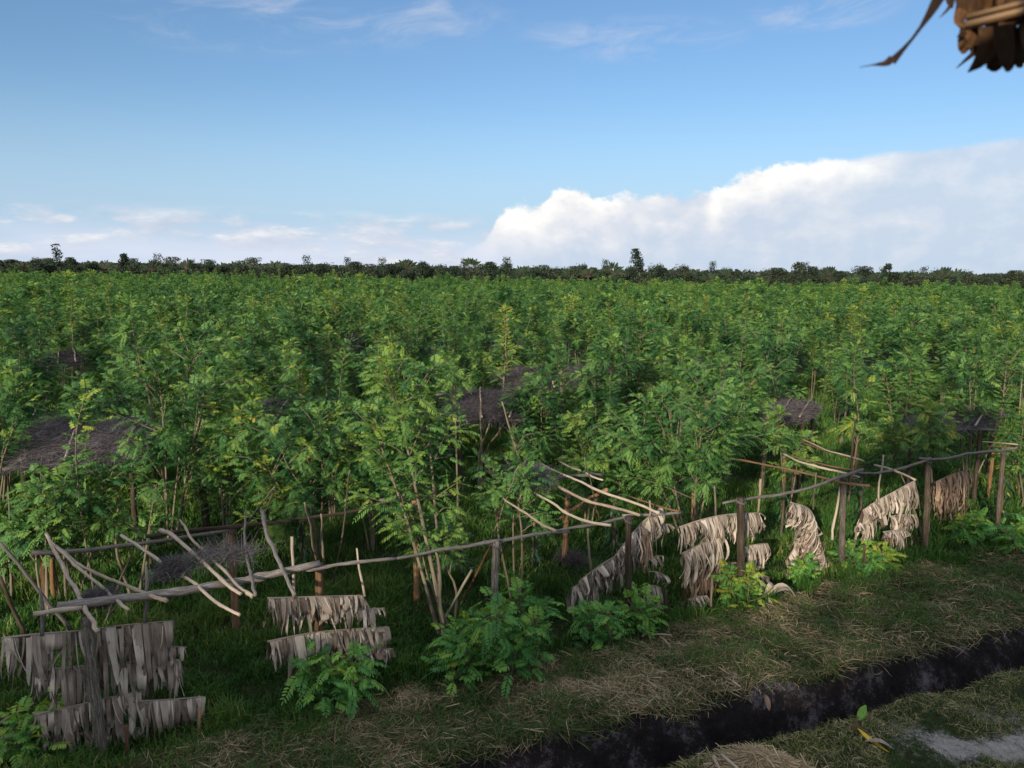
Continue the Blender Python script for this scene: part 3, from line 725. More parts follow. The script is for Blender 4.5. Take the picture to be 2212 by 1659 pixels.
# ------------------------------------------------------------------ dry banana fronds hung as screens
def frond(P3, drop, label, mat=M_FROND, sweep=(0, 0), layers=3, dens=1.0, name='banana_frond', group='dry banana fronds tied along the front row', off=.0, rr=.014, env=None):
    P3 = [np.asarray(p, float) + [RN[0] * .07, RN[1] * .07, 0] for p in P3]
    base = P3[0]
    r = thing(name, base, label, 'dry leaf', group)
    C = smooth_path(P3, 26) - base
    rib = MB(); tube(rib, C, np.linspace(rr, rr * .45, 26), 6, seed=rng.uniform(0, 50))
    bl = MB()
    seg = np.linalg.norm(np.diff(C, axis=0), axis=1); cum = np.concatenate([[0], np.cumsum(seg)]); tot = cum[-1]
    nr = np.array([RN[0], RN[1], 0.0])
    for ly in range(layers):
        s = rng.uniform(0, .05)
        side = -1 if ly % 2 == 0 else 1
        while s < tot - .02:
            kind_ = rng.random(); wd = rng.uniform(.008, .022) if kind_ < .36 else (rng.uniform(.024, .062) if kind_ < .93 else rng.uniform(.07, .12))
            if rng.random() > .84 * dens: s += max(wd, .03) * .8; continue
            e = s / tot
            en = (np.interp(e, [0, .08, .8, 1], [.55, 1, .95, .5]) if env is None else np.interp(e, env[0], env[1]))
            ln = drop * en * rng.uniform(.62, 1.12) * (.62 + .7 * float(vnoise(s * 6, ly * 3.1, 1.0, len(label))))
            if rng.random() < .12: ln *= rng.uniform(.35, .7)
            k = 7
            u = np.linspace(0, 1, k)
            p0 = np.array([np.interp(s, cum, C[:, q]) for q in range(3)]); p1 = np.array([np.interp(min(s + wd, tot), cum, C[:, q]) for q in range(3)])
            ax = unit(p1 - p0); mid = (p0 + p1) / 2
            tw = rng.normal(0, 1.2 if wd < .03 else (.85 if wd < .07 else .4)) * u ** 1.1
            wk = wd * np.interp(u, [0, .25, .7, .93, 1], [1.04, 1.0, rng.uniform(.75, 1.05), rng.uniform(.6, 1.0), rng.uniform(.35, .9)])
            sway = np.array([rng.normal(0, .20 if wd < .03 else .12) + sweep[0], 0, 0]) ; outw = rng.normal(.05, .05) * side + side * .02
            cen = mid[None] + np.stack([sway[0] * ln * u ** 1.6 * RD[0], sway[0] * ln * u ** 1.6 * RD[1], -ln * u * (1 - .08 * abs(sway[0]))], 1) + nr[None] * (outw * np.sin(u * pi * rng.uniform(.5, 1.1)) + off)[:, None]
            cen[:, :] += (nr * rng.normal(0, .012)) * np.sin(u * 7 + rng.uniform(0, 6))[:, None]
            wv_ = ax[None] * np.cos(tw)[:, None] + nr[None] * np.sin(tw)[:, None]
            wv_[:, 2] *= np.interp(u, [0, .3, 1], [1, .5, 0])
            cup = nr[None] * (wd * rng.normal(.15, .4) * u)[:, None]
            Lf, Rt = cen - wv_ * wk[:, None] / 2, cen + wv_ * wk[:, None] / 2
            jag = rng.normal(0, .05, 3) * np.array([1, .6, 1]); Lf[-1, 2] += jag[0]; Rt[-1, 2] += jag[2]; cen[-1, 2] += jag[1]
            V = np.stack([Lf, cen + cup, Rt], 1).reshape(-1, 3)
            g0 = np.arange(k - 1) * 3
            Q = np.concatenate([np.stack([g0, g0 + 1, g0 + 4, g0 + 3], 1), np.stack([g0 + 1, g0 + 2, g0 + 5, g0 + 4], 1)])
            sd_ = rng.uniform(0, 40)
            tv = np.stack([np.tile([-.5, 0, .5], k) * wd, np.repeat(u * ln, 3), np.full(k * 3, sd_)], 1)
            bl.add(V, Q, None, np.clip(rng.normal(.55 if ly % 2 == 0 else .35, .27), 0, 1), tv)  # back layers tinted darker, painting shade into the gaps between strips
            s += wd * rng.uniform(.72, .98)
    rib.build('midrib', mat, r, True); bl.build('blade', mat, r, True)
    return r
def F1(pts, t): return [onrow(*C1(*p), t) for p in pts]
Z2 = lambda x, y: (x * .2728 + 1179.5, y * .2728 + 1069.8)
Z3 = lambda x, y: (x * .256 + 1645.9, y * .256 + 960.0)
def FR(fn, pts, t): return [onrow(*fn(*p), t) for p in pts]
frond(FR(C1, [(5, 1032), (200, 1010), (420, 992), (620, 965), (850, 945)], .10), .56, 'top frond of the widest leaf screen, its long strips reaching halfway down', env=([0, .1, .9, 1], [.8, 1, 1, .45]))
frond(FR(C1, [(150, 1195), (400, 1172), (700, 1145), (892, 1136)], .16), .58, 'ragged middle frond of the widest screen, mostly thin hanging shreds', dens=.8)
frond(FR(C1, [(690, 1085), (800, 1072), (925, 1075)], .2), .22, 'short curled frond end jutting right beneath the top frond of the widest screen', layers=1)
frond(FR(C1, [(168, 1412), (330, 1375), (500, 1335), (690, 1290)], .10), .50, 'left bottom frond of the widest screen, close set folded strips')
frond(FR(C1, [(660, 1345), (800, 1338), (1018, 1320)], .06), .50, 'right bottom frond of the widest screen with broad smooth flaps by the peg', dens=1.05)
frond(FR(C1, [(200, 1520), (450, 1500), (760, 1470), (930, 1470)], .14), .28, 'lowest frond of the widest screen trailing in the grass', dens=.75)
frond([onrow(580, 1297, .10), onrow(690, 1293, .10), onrow(786, 1290, .10)], .42, 'top frond of the small doubled screen, folded over at its right corner')
frond([onrow(690, 1326, .04), onrow(760, 1321, .04), onrow(836, 1318, .04)], .28, 'short second frond right of the dark brown post', layers=1)
frond([onrow(784, 1291, .02), onrow(800, 1315, .02), onrow(809, 1337, .02)], .34, 'bent corner piece hanging at the right of the small doubled screen', layers=1)
frond([onrow(580, 1391, .08), onrow(690, 1370, .08), onrow(842, 1358, .08)], .44, 'lower frond of the small doubled screen with torn square flaps')
frond([onrow(735, 1408, .12), onrow(800, 1404, .12), onrow(852, 1406, .12)], .26, 'lowest ragged tail of the small doubled screen', dens=.7)
frond(FR(Z2, [(945, 98), (800, 212), (680, 345), (560, 500), (415, 650)], .12), .55, 'steep main frond of the tilted pair, rib running down to the left', env=([0, .2, .6, 1], [.5, 1.25, .8, .5]))
frond(FR(Z2, [(645, 455), (460, 560), (290, 685)], .16), .50, 'second tilted frond below the steep one')
frond(FR(Z2, [(430, 640), (320, 695), (232, 745)], .20), .60, 'lowest left frond of the tilted group, touching the grass')
frond(FR(Z2, [(840, 300), (920, 245), (1005, 240)], .2), .24, 'small curled frond tip right of the steep tilted frond', layers=1)
frond(FR(Z2, [(820, 520), (890, 495), (952, 492)], .2), .22, 'short stub of a leaf at the right middle of the tilted group', layers=1)
frond(FR(Z2, [(830, 615), (900, 620), (985, 655)], .2), .2, 'thin drooping frond end low at the right of the tilted group', layers=1)
frond(FR(Z2, [(790, 745), (870, 728), (930, 745)], .18), .46, 'broad flap at the bottom right of the tilted group')
frond(FR(Z2, [(740, 380), (790, 330), (850, 300)], .05), .62, 'crumpled brown bunch in the middle of the tilted group', mat=M_FRBRN)
frond(FR(Z2, [(1080, 262), (1250, 205), (1450, 162), (1720, 145)], .12), .48, 'arched top frond of the broad brown screen', env=([0, .1, .9, 1], [1.1, 1, .9, .5]))
frond(FR(Z2, [(1095, 475), (1250, 398), (1430, 335)], .06), .62, 'second frond of the broad brown screen with long folded strips at the left')
frond(FR(Z2, [(1660, 222), (1700, 213), (1742, 218)], .16), .22, 'tiny frond end behind the pale stake right of the black post', layers=1)
frond(FR(Z2, [(1580, 425), (1690, 400), (1782, 392)], .16), .44, 'squared right frond of the broad brown screen')
frond(FR(Z2, [(1130, 610), (1300, 565), (1520, 540)], .16), .62, 'inner frond of the broad brown screen hanging behind its sapling', mat=M_FRBRN)
frond(FR(Z2, [(1150, 842), (1220, 815), (1300, 805)], .04), .26, 'rolled bottom frond at the left foot of the broad brown screen')
frond(FR(Z2, [(1620, 640), (1700, 640), (1788, 655)], .14), .38, 'torn low frond right of the black post', dens=.7)
frond(FR(Z3, [(265, 497), (430, 560), (490, 740), (568, 1005)], .10), .52, 'pointed frond bent sharply at its top and slanting to the ground', sweep=(-.55, 0), env=([0, .25, .5, 1], [.55, .8, 1.2, .35]))
frond(FR(Z3, [(430, 570), (440, 700), (460, 850)], .16), .55, 'inner half of the pointed frond, crumpled leaf mass', sweep=(-.6, 0), mat=M_FRBRN)
frond(FR(Z3, [(330, 830), (290, 900), (250, 965)], .16), .50, 'low grey frond under the pointed one', sweep=(-.1, 0))
frond(FR(Z3, [(1332, 305), (1150, 402), (1000, 482), (875, 565)], .10), .55, 'steeply slanting frond ending at the stout dark post', env=([0, .1, .7, 1], [.9, 1, .9, .6]))
frond(FR(Z3, [(985, 590), (900, 625), (828, 690)], .14), .45, 'second frond of the slanting screen, low on its left')
frond(FR(Z3, [(1100, 615), (1200, 603), (1310, 600)], .22), .40, 'grey feathered frond at the back of the slanting screen', dens=.8)
frond(FR(Z3, [(1050, 748), (1150, 735), (1248, 740)], .06), .42, 'bluish grey bottom frond of the slanting screen hanging like a comb', dens=1.05)
frond(FR(Z3, [(1792, 213), (1700, 240), (1620, 265), (1500, 320)], .10), .62, 'reddish brown upper frond near the last front post', mat=M_FRBRN, dens=.85)
frond(FR(Z3, [(1740, 325), (1620, 345), (1510, 375)], .16), .72, 'reddish brown lower frond near the last front post', mat=M_FRBRN, sweep=(.15, 0))
frond(FR(Z3, [(1780, 700), (1830, 715), (1890, 790)], .06), .16, 'grey frond scrap on the ground beside the right sapling', layers=1)
# a fallen leaf on the bank
fb = gp(1650, 1312) + [0, 0, .05]
r = thing('fallen_banana_leaf', fb, 'curled dry banana leaf fallen on the mown bank below the broad brown screen', 'dry leaf')
r.scale = (1.35, 1.35, 1.2)
mb = MB()
for k_, (a_, ln, w0, lift) in enumerate([(3.0, .42, .10, .12), (3.35, .38, .12, .05), (2.75, .34, .09, .2), (.25, .45, .13, .16), (-.1, .38, .10, .24), (-1.5, .42, .06, .05), (3.7, .25, .1, .02), (.8, .3, .1, .2)]):
    u = np.linspace(0, 1, 8)
    c = np.stack([cos(a_) * ln * u, sin(a_) * ln * u * .8, .10 + lift * np.sin(u * pi * .8) - .10 * u ** 2], 1)
    w0 *= .62; ln *= 1.15; lift *= 1.4
    sd = np.array([-sin(a_), cos(a_), .5]) * w0
    wk = np.sin(pi * (.12 + .86 * u))[:, None] * sd[None] / 2
    V = np.stack([c - wk, c + [0, 0, -.03], c + wk], 1).reshape(-1, 3)
    g0 = np.arange(7) * 3
    mb.add(V, np.concatenate([np.stack([g0, g0 + 1, g0 + 4, g0 + 3], 1), np.stack([g0 + 1, g0 + 2, g0 + 5, g0 + 4], 1)]), None, rng.uniform(.25, .7), np.stack([np.tile([-.5, 0, .5], 8) * w0, np.repeat(u * ln, 3), np.full(24, k_ * 3.1)], 1))
mb.build('blade', M_FROND, r, True)
mb = MB(); tube(mb, smooth_path([(-.02, .12, .3), (0, 0, .12), (.02, -.34, .03)], 8), np.linspace(.02, .012, 8), 6); mb.build('midrib', M_FROND, r, True)

# ------------------------------------------------------------------ brush laid on the racks
def brush(name, corners, z, n, label, thick=.22, ln=(.35, .9), dirw=None, group='brush roofs laid over the racks', wmm=.006):
    """corners: fl, fr, br, bl on the ground plan"""
    n = int(n * 1.7); fl, fr, brr, bl_ = [np.asarray(c, float)[:2] for c in corners]
    c0 = (fl + fr + brr + bl_) / 4
    u, v = np.clip(rng.beta(1.7, 1.7, n) * 1.2 - .1, -.1, 1.1), np.clip(rng.beta(1.6, 1.6, n) * 1.24 - .12, -.12, 1.12)
    xy = (fl[None] * (1 - u)[:, None] + fr[None] * u[:, None]) * (1 - v)[:, None] + (bl_[None] * (1 - u)[:, None] + brr[None] * u[:, None]) * v[:, None] - c0
    hh = (vnoise(xy[:, 0], xy[:, 1], 1.4, len(label)) * .8 + .25) * thick * .9 * np.clip(4 * np.minimum(np.minimum(u, 1 - u), np.minimum(v, 1 - v)) + .3, .1, 1)
    zz = rng.random(n) ** .5 * hh
    az = rng.normal(0.35 if dirw is None else dirw, .55, n) + vnoise(xy[:, 0], xy[:, 1], .9, 31) * 1.6
    el = rng.normal(.06, .24, n); L = rng.uniform(*ln, n)
    d = np.stack([np.cos(az) * np.cos(el), np.sin(az) * np.cos(el), np.sin(el)], 1)
    c = np.stack([xy[:, 0], xy[:, 1], zz], 1)
    a, b = c - d * L[:, None] / 2, c + d * L[:, None] / 2
    m_ = c + rng.normal(0, .03, (n, 3))
    s = unit(np.cross(d, rng.normal(0, 1, (n, 3)) * [.4, .4, 1])) * (wmm / 2)
    V = np.stack([a - s, a + s, m_ + s, m_ - s, b + s * .4, b - s * .4], 1).reshape(-1, 3)
    k = np.arange(n) * 6
    mb = MB(); mb.add(V, np.concatenate([np.stack([k, k + 1, k + 2, k + 3], 1), np.stack([k + 3, k + 2, k + 4, k + 5], 1)]), None, .5, np.repeat(rng.uniform(0, 30, (n, 3)), 6, 0))
    return tag(mb.build(name, M_TWIG, loc=None), label, 'brush', group), c0
def brush_at(px, z, n, label, posts=True, **kw):
    cs = [gp(*p, z=z) for p in px]
    o, c0 = brush('brush_pile', cs, z, n, label, **kw)
    o.location = (c0[0], c0[1], z)
    return cs
def rack_under(cs, z, what):
    """posts and rails that carry a brush roof"""
    fl, fr, br_, bl_ = [np.asarray(c[:2]) for c in cs]
    for a, b, nm in ((fl, fr, 'front'), (bl_, br_, 'back')):
        A_, B_ = a + (a - b) * .12, b + (b - a) * .12
        stick('rail_pole', [(*A_, z - .06), (*((A_ + B_) / 2), z - .02), (*B_, z - .05)], .035, .028, M_GREY, 'weathered %s rail under %s' % (nm, what), 'pole')
        for q, e in ((.05, 'left'), (.95, 'right')):
            p = a * (1 - q) + b * q
            stick('post', [(*p, -.1), (*p, z * .5), (*p, z - .05)], .055, .05, M_DARK, 'dark %s post at the %s end of %s' % (nm, e, what), 'post', wob=.01)
    for k, q in enumerate((.15, .4, .62, .88)):
        a = fl * (1 - q) + fr * q; b = bl_ * (1 - q) + br_ * q
        zk = z + (.13 if k in (1, 3) else 0)
        stick('cross_stick', [(*(a * 1.06 - b * .06), zk - .04), (*((a + b) / 2), zk + .04), (*(b * 1.05 - a * .05), zk + .02)], .024, .02, M_PALE, 'pale cross stick number %d from the left under %s' % (k + 1, what) if False else ['leftmost', 'second from left', 'second from right', 'rightmost'][k] + ' pale cross stick under ' + what, 'stick')
MATS = [
    ([(30, 1006), (300, 985), (345, 915), (65, 908)], 1.85, 5200, 'large grey brush roof at the left edge between the trees', 'the large left brush roof'),
    ([(500, 915), (735, 905), (720, 870), (560, 875)], 1.9, 2600, 'brush roof half hidden behind the left central tree', 'the half hidden brush roof'),
    ([(985, 905), (1120, 905), (1150, 852), (960, 848)], 1.9, 4200, 'dark grey brush roof with bare sticks standing before it', 'the dark brush roof with bare sticks'),
    ([(1100, 842), (1335, 836), (1320, 792), (1075, 796)], 1.9, 4200, 'long brush roof beyond the dark one, under two feathery trees', 'the long brush roof'),
    ([(1648, 918), (1740, 905), (1765, 875), (1670, 868)], 1.9, 2600, 'rounded brush heap on the rack behind the parallel brown sticks', 'the rounded brush heap'),
    ([(1960, 925), (2130, 925), (2160, 890), (2000, 885)], 1.9, 2600, 'brush roof in the leaves at the right above the last rail', 'the right brush roof'),
    ([(1270, 752), (1370, 750), (1365, 733), (1285, 735)], 1.95, 1600, 'small brownish brush roof far down the middle rows', 'the small far brush roof'),
    ([(1050, 750), (1120, 750), (1120, 736), (1055, 737)], 1.95, 1200, 'small dark brush roof with a single rail far in the middle', 'the small far dark brush roof'),
    ([(380, 785), (480, 780), (470, 762), (390, 765)], 1.95, 1400, 'thin violet brush roof behind the tall left stem', 'the thin violet brush roof'),
    ([(90, 790), (175, 785), (170, 762), (100, 765)], 1.95, 1400, 'shaded brush roof among dense trees at the far left', 'the shaded far left brush roof'),
    ([(725, 752), (800, 748), (800, 726), (735, 728)], 1.95, 1200, 'brush roof glimpsed above the bright yellow tipped tree', 'the glimpsed brush roof'),
    ([(1420, 805), (1520, 800), (1510, 780), (1430, 782)], 1.95, 1400, 'brush roof right of the long one among branches', 'the brush roof among branches'),
]
for px, z, n, lab, what in MATS:
    mc = np.mean(np.array(px, float), 0); px = [tuple(mc + (np.array(p_) - mc) * [.96, .98]) for p_ in px]
    cs = brush_at(px, z, n, lab)
    rack_under(cs, z, what)
brush_at([C1(920, 640), C1(1180, 640), C1(1290, 590), C1(1000, 575)], 1.9, 230, 'loose little brush bundle on the pale sticks behind the log', thick=.14, ln=(.3, .8), wmm=.004)
brush_at([C1(760, 720), C1(930, 700), C1(930, 640), C1(800, 650)], 1.88, 350, 'wispy twigs on the longest pale stick', thick=.12, ln=(.2, .5), wmm=.005)
brush_at([C1(390, 870), C1(580, 850), C1(570, 790), C1(420, 810)], 1.8, 450, 'tangle of twigs over the heavy log near the widest screen', thick=.16, ln=(.15, .4), wmm=.004)
brush_at([C2(880, 270), C2(1080, 265), C2(1060, 200), C2(880, 190)], 1.92, 1200, 'brush bundle at the upper left end of the wavy poles', thick=.25, ln=(.3, .7), wmm=.006)
brush_at([C2(1130, 640), C2(1280, 700), C2(1280, 660), C2(1150, 610)], .12, 500, 'dead twigs piled on the grass behind the tilted fronds', thick=.25, ln=(.3, .7), wmm=.005)

# bare stump sticks before the dark brush roof
for (b_, t_, lab) in [((1040, 985), (1038, 868), 'straight bare stem standing before the dark brush roof'), ((1050, 975), (1095, 905), 'bare stem leaning right before the dark brush roof'), ((1035, 980), (1060, 905), 'thin bare stem crossing the others before the dark brush roof'), ((1125, 1010), (1085, 868), 'long dark bare stem leaning left before the dark brush roof')]:
    b = gp(*b_, z=1.0); t = at(*t_, b[1] - .2)
    stick('bare_stem', [(b[0], b[1], -.05), b, (b + t) / 2, t], .03, .016, M_STEM, lab, 'stem')

# ------------------------------------------------------------------ trees of the first rows
def hand_tree(base, topp, width, label, name='support_tree', Yoff=0, **kw):
    width = width * 1.35; kw['clear'] = kw.get('clear', .4) + .05; kw['spacing'] = kw.get('spacing', .05) * .76; kw['llen'] = .34
    b = gp(*base); t = at(*topp, b[1] + Yoff)
    H = t[2]; R = width / 2 / FPX * np.hypot(b[1], CH - H * .7)
    ln = ((t[0] - b[0]) * .9, rng.normal(0, .1))
    return place_tree(name, b, gen_tree(H, R, lean=ln, **kw), label, 'tree')
HT = [
    ((200, 1330), (186, 828), 110, 'spindly young tree at the left with sparse leaves on one tall thin stem', dict(nst=1, nb=5, clear=.45, spacing=.09, stem_r=.022, tint=.6)),
    ((150, 1300), (140, 1005), 230, 'low round leafed young tree standing over the left end of the widest screen', dict(nst=4, nb=3, clear=.36, spacing=.07, tint=.55, pairs=7, ll=.075, lw=.036)),
    ((95, 1345), (95, 1030), 150, 'small light young tree poking up through the sticks at the far left', dict(nst=3, nb=4, clear=.42, spacing=.07, tint=.6)),
    ((290, 1300), (300, 1020), 130, 'slim light sapling tree rising between the left fan of sticks and the back rail', dict(nst=2, nb=4, clear=.42, spacing=.07, tint=.58)),
    ((372, 1180), (400, 745), 310, 'large light green tree above the left fan of sticks', dict(nst=4, nb=8, clear=.27)),
    ((360, 1105), (272, 630), 120, 'very tall bare stemmed tree leaning left behind the large light green one', dict(nst=1, nb=6, clear=.5, stem_r=.04, tint=.55)),
    ((690, 1215), (650, 870), 250, 'drooping dark green tree behind the dark brown post', dict(nst=4, nb=8, clear=.25, tint=.38)),
    ((958, 1372), (815, 762), 270, 'tall central tree with yellow green tips leaning left over the back rail', dict(nst=3, nb=9, clear=.40, stem_r=.045, tint=.58)),
    ((985, 1362), (880, 1080), 200, 'low shrubby tree with bright yellowish leaves leaning over the thin grey rail', dict(nst=2, nb=5, clear=.45, tint=.66)),
    ((1110, 1290), (1085, 945), 190, 'bright yellow green tree left of the bare rack of wavy poles', dict(nst=3, nb=5, clear=.45, tint=.62, spacing=.07)),
    ((1490, 1185), (1475, 835), 330, 'broad light green tree behind the rack of wavy poles', dict(nst=5, nb=7, clear=.35, tint=.56)),
    ((1270, 1150), (1275, 905), 170, 'short dense tree beside the broad light green one', dict(nst=3, nb=6, clear=.35, tint=.5)),
    ((1840, 1095), (1850, 735), 120, 'narrow upright plume tree behind the stout grey bamboo post', dict(nst=1, nb=9, clear=.35, stem_r=.04, tint=.5)),
    ((2000, 1160), (1975, 860), 150, 'spreading tree over the stout dark bamboo post', dict(nst=3, nb=6, clear=.5, tint=.5)),
    ((2095, 1060), (2100, 735), 170, 'big dense tree near the right edge behind the last grey rail', dict(nst=4, nb=8, clear=.3, tint=.44)),
    ((2205, 1090), (2195, 865), 100, 'tree cut by the right picture edge above the last front post', dict(nst=3, nb=6, clear=.35, tint=.5)),
    ((985, 1135), (975, 765), 100, 'slender yellow tipped plume right of the tall central tree', dict(nst=1, nb=6, clear=.4, tint=.6)),
    ((580, 1130), (565, 815), 200, 'mid green tree between the large light green tree and the drooping one', dict(nst=3, nb=7, clear=.35, tint=.45)),
    ((230, 1065), (225, 835), 200, 'dark tree with drooping plumes right of the large left brush roof', dict(nst=3, nb=6, clear=.4, tint=.3)),
    ((1700, 1125), (1705, 885), 130, 'thin open tree with yellow flecked leaves before the rounded brush heap', dict(nst=2, nb=5, clear=.45, tint=.58)),
    ((1690, 1000), (1655, 700), 150, 'tall feathery tree left of the rounded brush heap', dict(nst=2, nb=8, clear=.3, tint=.4)),
    ((1215, 1005), (1212, 775), 100, 'slim upright tree standing against the long brush roof', dict(nst=1, nb=8, clear=.3, tint=.5)),
    ((1335, 1170), (1335, 1030), 80, 'small leaf sprig hanging over the far end of the bare rack', dict(nst=1, nb=4, clear=.45, tint=.55)),
    ((15, 1095), (5, 845), 160, 'leafy tree cut by the left picture edge', dict(nst=3, nb=6, clear=.3, tint=.45)),
    ((700, 1060), (715, 800), 200, 'dense tree left of the tall central tree', dict(nst=3, nb=7, clear=.35, tint=.38)),
    ((20, 1290), (10, 1120), 100, 'weak leaning sapling tree by the dark pole at the left edge', dict(nst=2, nb=3, clear=.4, tint=.5)),
    ((480, 1195), (500, 850), 190, 'arching tree filling the gap right of the large light green one', dict(nst=3, nb=7, clear=.25, tint=.45)),
    ((800, 1190), (790, 900), 210, 'dark leafy tree behind the foot of the tall central tree', dict(nst=3, nb=7, clear=.22, tint=.36)),
    ((1560, 1050), (1570, 770), 190, 'bushy tree behind the broad light green one', dict(nst=4, nb=7, clear=.3, tint=.45)),
    ((1960, 1040), (1945, 745), 170, 'feathery tree with pale tips behind the spreading tree', dict(nst=3, nb=7, clear=.3, tint=.52)),
]
near_xy = []
for base, topp, wd, lab, kw in HT:
    o = hand_tree(base, topp, wd, lab, **kw)
    near_xy.append((o.location.x, o.location.y))

# ------------------------------------------------------------------ saplings and vines along the front row
def sapling(base, h, R, n, label, tint=.45):
    b = gp(*base)
    return place_tree('sapling', b, gen_tree(h, R, nst=n, nb=0, clear=.15, spacing=.060, llen=.33, stem_r=.012, tint=tint, pairs=8, ll=.064, lw=.021), label, 'sapling', (M_STEM, M_SAP), leaf_part='foliage', stem_part='stem')
sapling((725, 1532), .70, .62, 6, 'wide sapling with arching leaves hiding the foot of the dark brown post')
sapling((1000, 1478), .85, .55, 5, 'left lobe sapling at the foot of the pale topped bamboo post', .4)
sapling((1100, 1470), 1.30, .60, 6, 'largest leafy sapling in front of the pale topped bamboo post', .42)
sapling((1295, 1408), .72, .42, 4, 'small sapling before the lowest left tilted frond')
sapling((1385, 1375), .75, .42, 4, 'sapling covering the foot of the slender dark post', .5)
sapling((1600, 1312), .66, .45, 5, 'fresh green sapling before the black post', .55)
sapling((1735, 1262), .45, .28, 3, 'tiny sapling at the foot of the pointed frond', .5)
sapling((1840, 1238), .5, .4, 4, 'low dark sapling by the stout grey bamboo post', .35)
sapling((1895, 1232), .5, .4, 4, 'sapling with yellow leaf edges before the slanting screen', .6)
sapling((2092, 1170), .62, .45, 5, 'round sapling below the reddish brown fronds', .42)
sapling((2200, 1195), .7, .50, 4, 'sapling at the right picture edge on the mown bank', .42)
sapling((72, 1640), .55, .50, 5, 'small sapling in the bottom left corner', .5)

def vine(base, h, label):
    b = gp(*base)
    r = thing('vine', b, label, 'vine')
    s = MB(); C = smooth_path([(0, 0, -.1), (.02, 0, h * .5), (0, .01, h)], 10); tube(s, C, np.linspace(.035, .025, 10), 7, seed=rng.uniform(0, 9)); s.build('stem', M_DARK, r, True)
    n = int(90 * h); mb = MB()
    z = rng.uniform(.1, h, n); a = rng.uniform(0, 2 * pi, n); rr = rng.uniform(.04, .16, n)
    c = np.stack([np.cos(a) * rr, np.sin(a) * rr, z], 1)
    d = unit(np.stack([np.cos(a), np.sin(a), rng.uniform(-2.2, .3, n)], 1)); L = rng.uniform(.10, .17, n)
    s_ = unit(np.cross(d, [0, 0, 1.0])) * (L * .17)[:, None]
    V = np.stack([c, c + d * L[:, None] * .4 + s_, c + d * L[:, None], c + d * L[:, None] * .4 - s_], 1).reshape(-1, 3)
    k = np.arange(n) * 4
    mb.add(V, np.stack([k, k + 1, k + 2, k + 3], 1), None, np.repeat(np.where(rng.random(n) < .04, 1.0, rng.uniform(0, .8, n)), 4))
    mb.build('foliage', M_VINE, r)
for b_, h, lab in [(C3(550, 610), 1.25, 'dark vine climbing a cut stump behind the pale stake'), (C3(905, 590), 1.3, 'dark vine on a hidden stake right of the stout grey post'), (C1(745, 760), 1.1, 'pale leafed vine under the large light green tree'), (C1(1490, 720), 1.1, 'vine column behind the thick blunt stick'), (C2(1000, 690), 1.2, 'vine column below the second wavy pole'), (C2(1390, 640), 1.2, 'vine with a yellow leaf left of the tilted frond'), (C3(1550, 560), 1.2, 'vine behind the blotched last post'), (C2(640, 740), 1.2, 'vine hanging behind the bright low shrub'), (C3(75, 560), 1.2, 'vine right of the short orange bamboo post'), (C1(1440, 640), 1.2, 'thin vine near the back rail')]:
    vine(b_, h, lab)

# ------------------------------------------------------------------ the plantation beyond
FIELD = lambda x: 168 + .10 * x * -1.0
cand = []
t_ = 5.0
row = 0
while t_ < 230:
    for s_ in np.arange(-150, 260, 2.35):
        p = st(s_ + rng.normal(0, .45), t_ + rng.normal(0, .4))
        if p[1] < 12 or abs(p[0]) > p[1] * .74 + 3 or p[1] > FIELD(p[0]): continue
        cand.append(p)
    t_ += 2.6; row += 1
cand = np.array(cand)
def proj(x, y, z):
    z = z - CH
    a = y * cos(PITCH) - z * sin(PITCH); b = y * sin(PITCH) + z * cos(PITCH)
    px, py = x / a, b / a
    c, s = cos(ROLL), sin(ROLL)
    return PW / 2 + FPX * (c * px + s * py), PH / 2 - FPX * (-s * px + c * py)
# clearings where a brush roof stands: no tree is planted inside or right before one
clear_ = []
for px, z, n, lab, what in MATS:
    cs = np.array([gp(*p, z=z)[:2] for p in px]); clear_.append((cs.mean(0), cs))
def blocked(p):
    for (x_, y_) in near_xy:
        if (p[0] - x_) ** 2 + (p[1] - y_) ** 2 < 1.3: return True
    for c, cs in clear_:
        k = np.linalg.norm(c); d = c / k
        al = p @ d; la = abs(p[0] * d[1] - p[1] * d[0])
        half = max(abs((q - c) @ np.array([d[1], -d[0]])) for q in cs)
        if k - 1.7 - .16 * k * .6 < al < k + 2.0 and la < half * .52: return True
    return False
keep = [p for p in cand if not (p[1] < 50 and blocked(p)) and not (rowt(*p) < 6.5)]
keep.sort(key=lambda p: p[0] ** 2 + p[1] ** 2)
TV = [dict(H=3.9, R=1.05, nst=3, nb=6, clear=.42), dict(H=3.5, R=1.25, nst=4, nb=6, clear=.42), dict(H=4.2, R=.9, nst=2, nb=8, clear=.42), dict(H=3.7, R=1.15, nst=4, nb=5, clear=.42, tint=.5),
      dict(H=4.4, R=.75, nst=1, nb=10, clear=.34, tint=.48), dict(H=3.3, R=1.3, nst=5, nb=5, clear=.26), dict(H=4.0, R=1.1, nst=3, nb=7, clear=.3, tint=.34), dict(H=3.6, R=1.0, nst=3, nb=6, clear=.33, tint=.6)]
protos = [None] * len(TV)
NIND = 255
LAB = 'feathery green tree in the unbroken rows beyond the nearest racks'
GRP = 'trees in the rows of the plantation'
for k, p in enumerate(keep[:NIND]):
    v = int(rng.integers(len(TV))) if k >= len(TV) else k
    sc = float(np.clip(rng.normal(.97, .15), .6, 1.2))
    if protos[v] is None:
        wl = gen_tree(**TV[v])
        protos[v] = place_tree('support_tree', (p[0], p[1], 0), wl, LAB, 'tree', group=GRP)
        protos[v].rotation_euler = (0, 0, rng.uniform(0, 6.3))
    else:
        dup(protos[v], (p[0], p[1], 0), rng.uniform(0, 6.3), (sc * rng.uniform(.92, 1.1), sc * rng.uniform(.92, 1.1), sc))
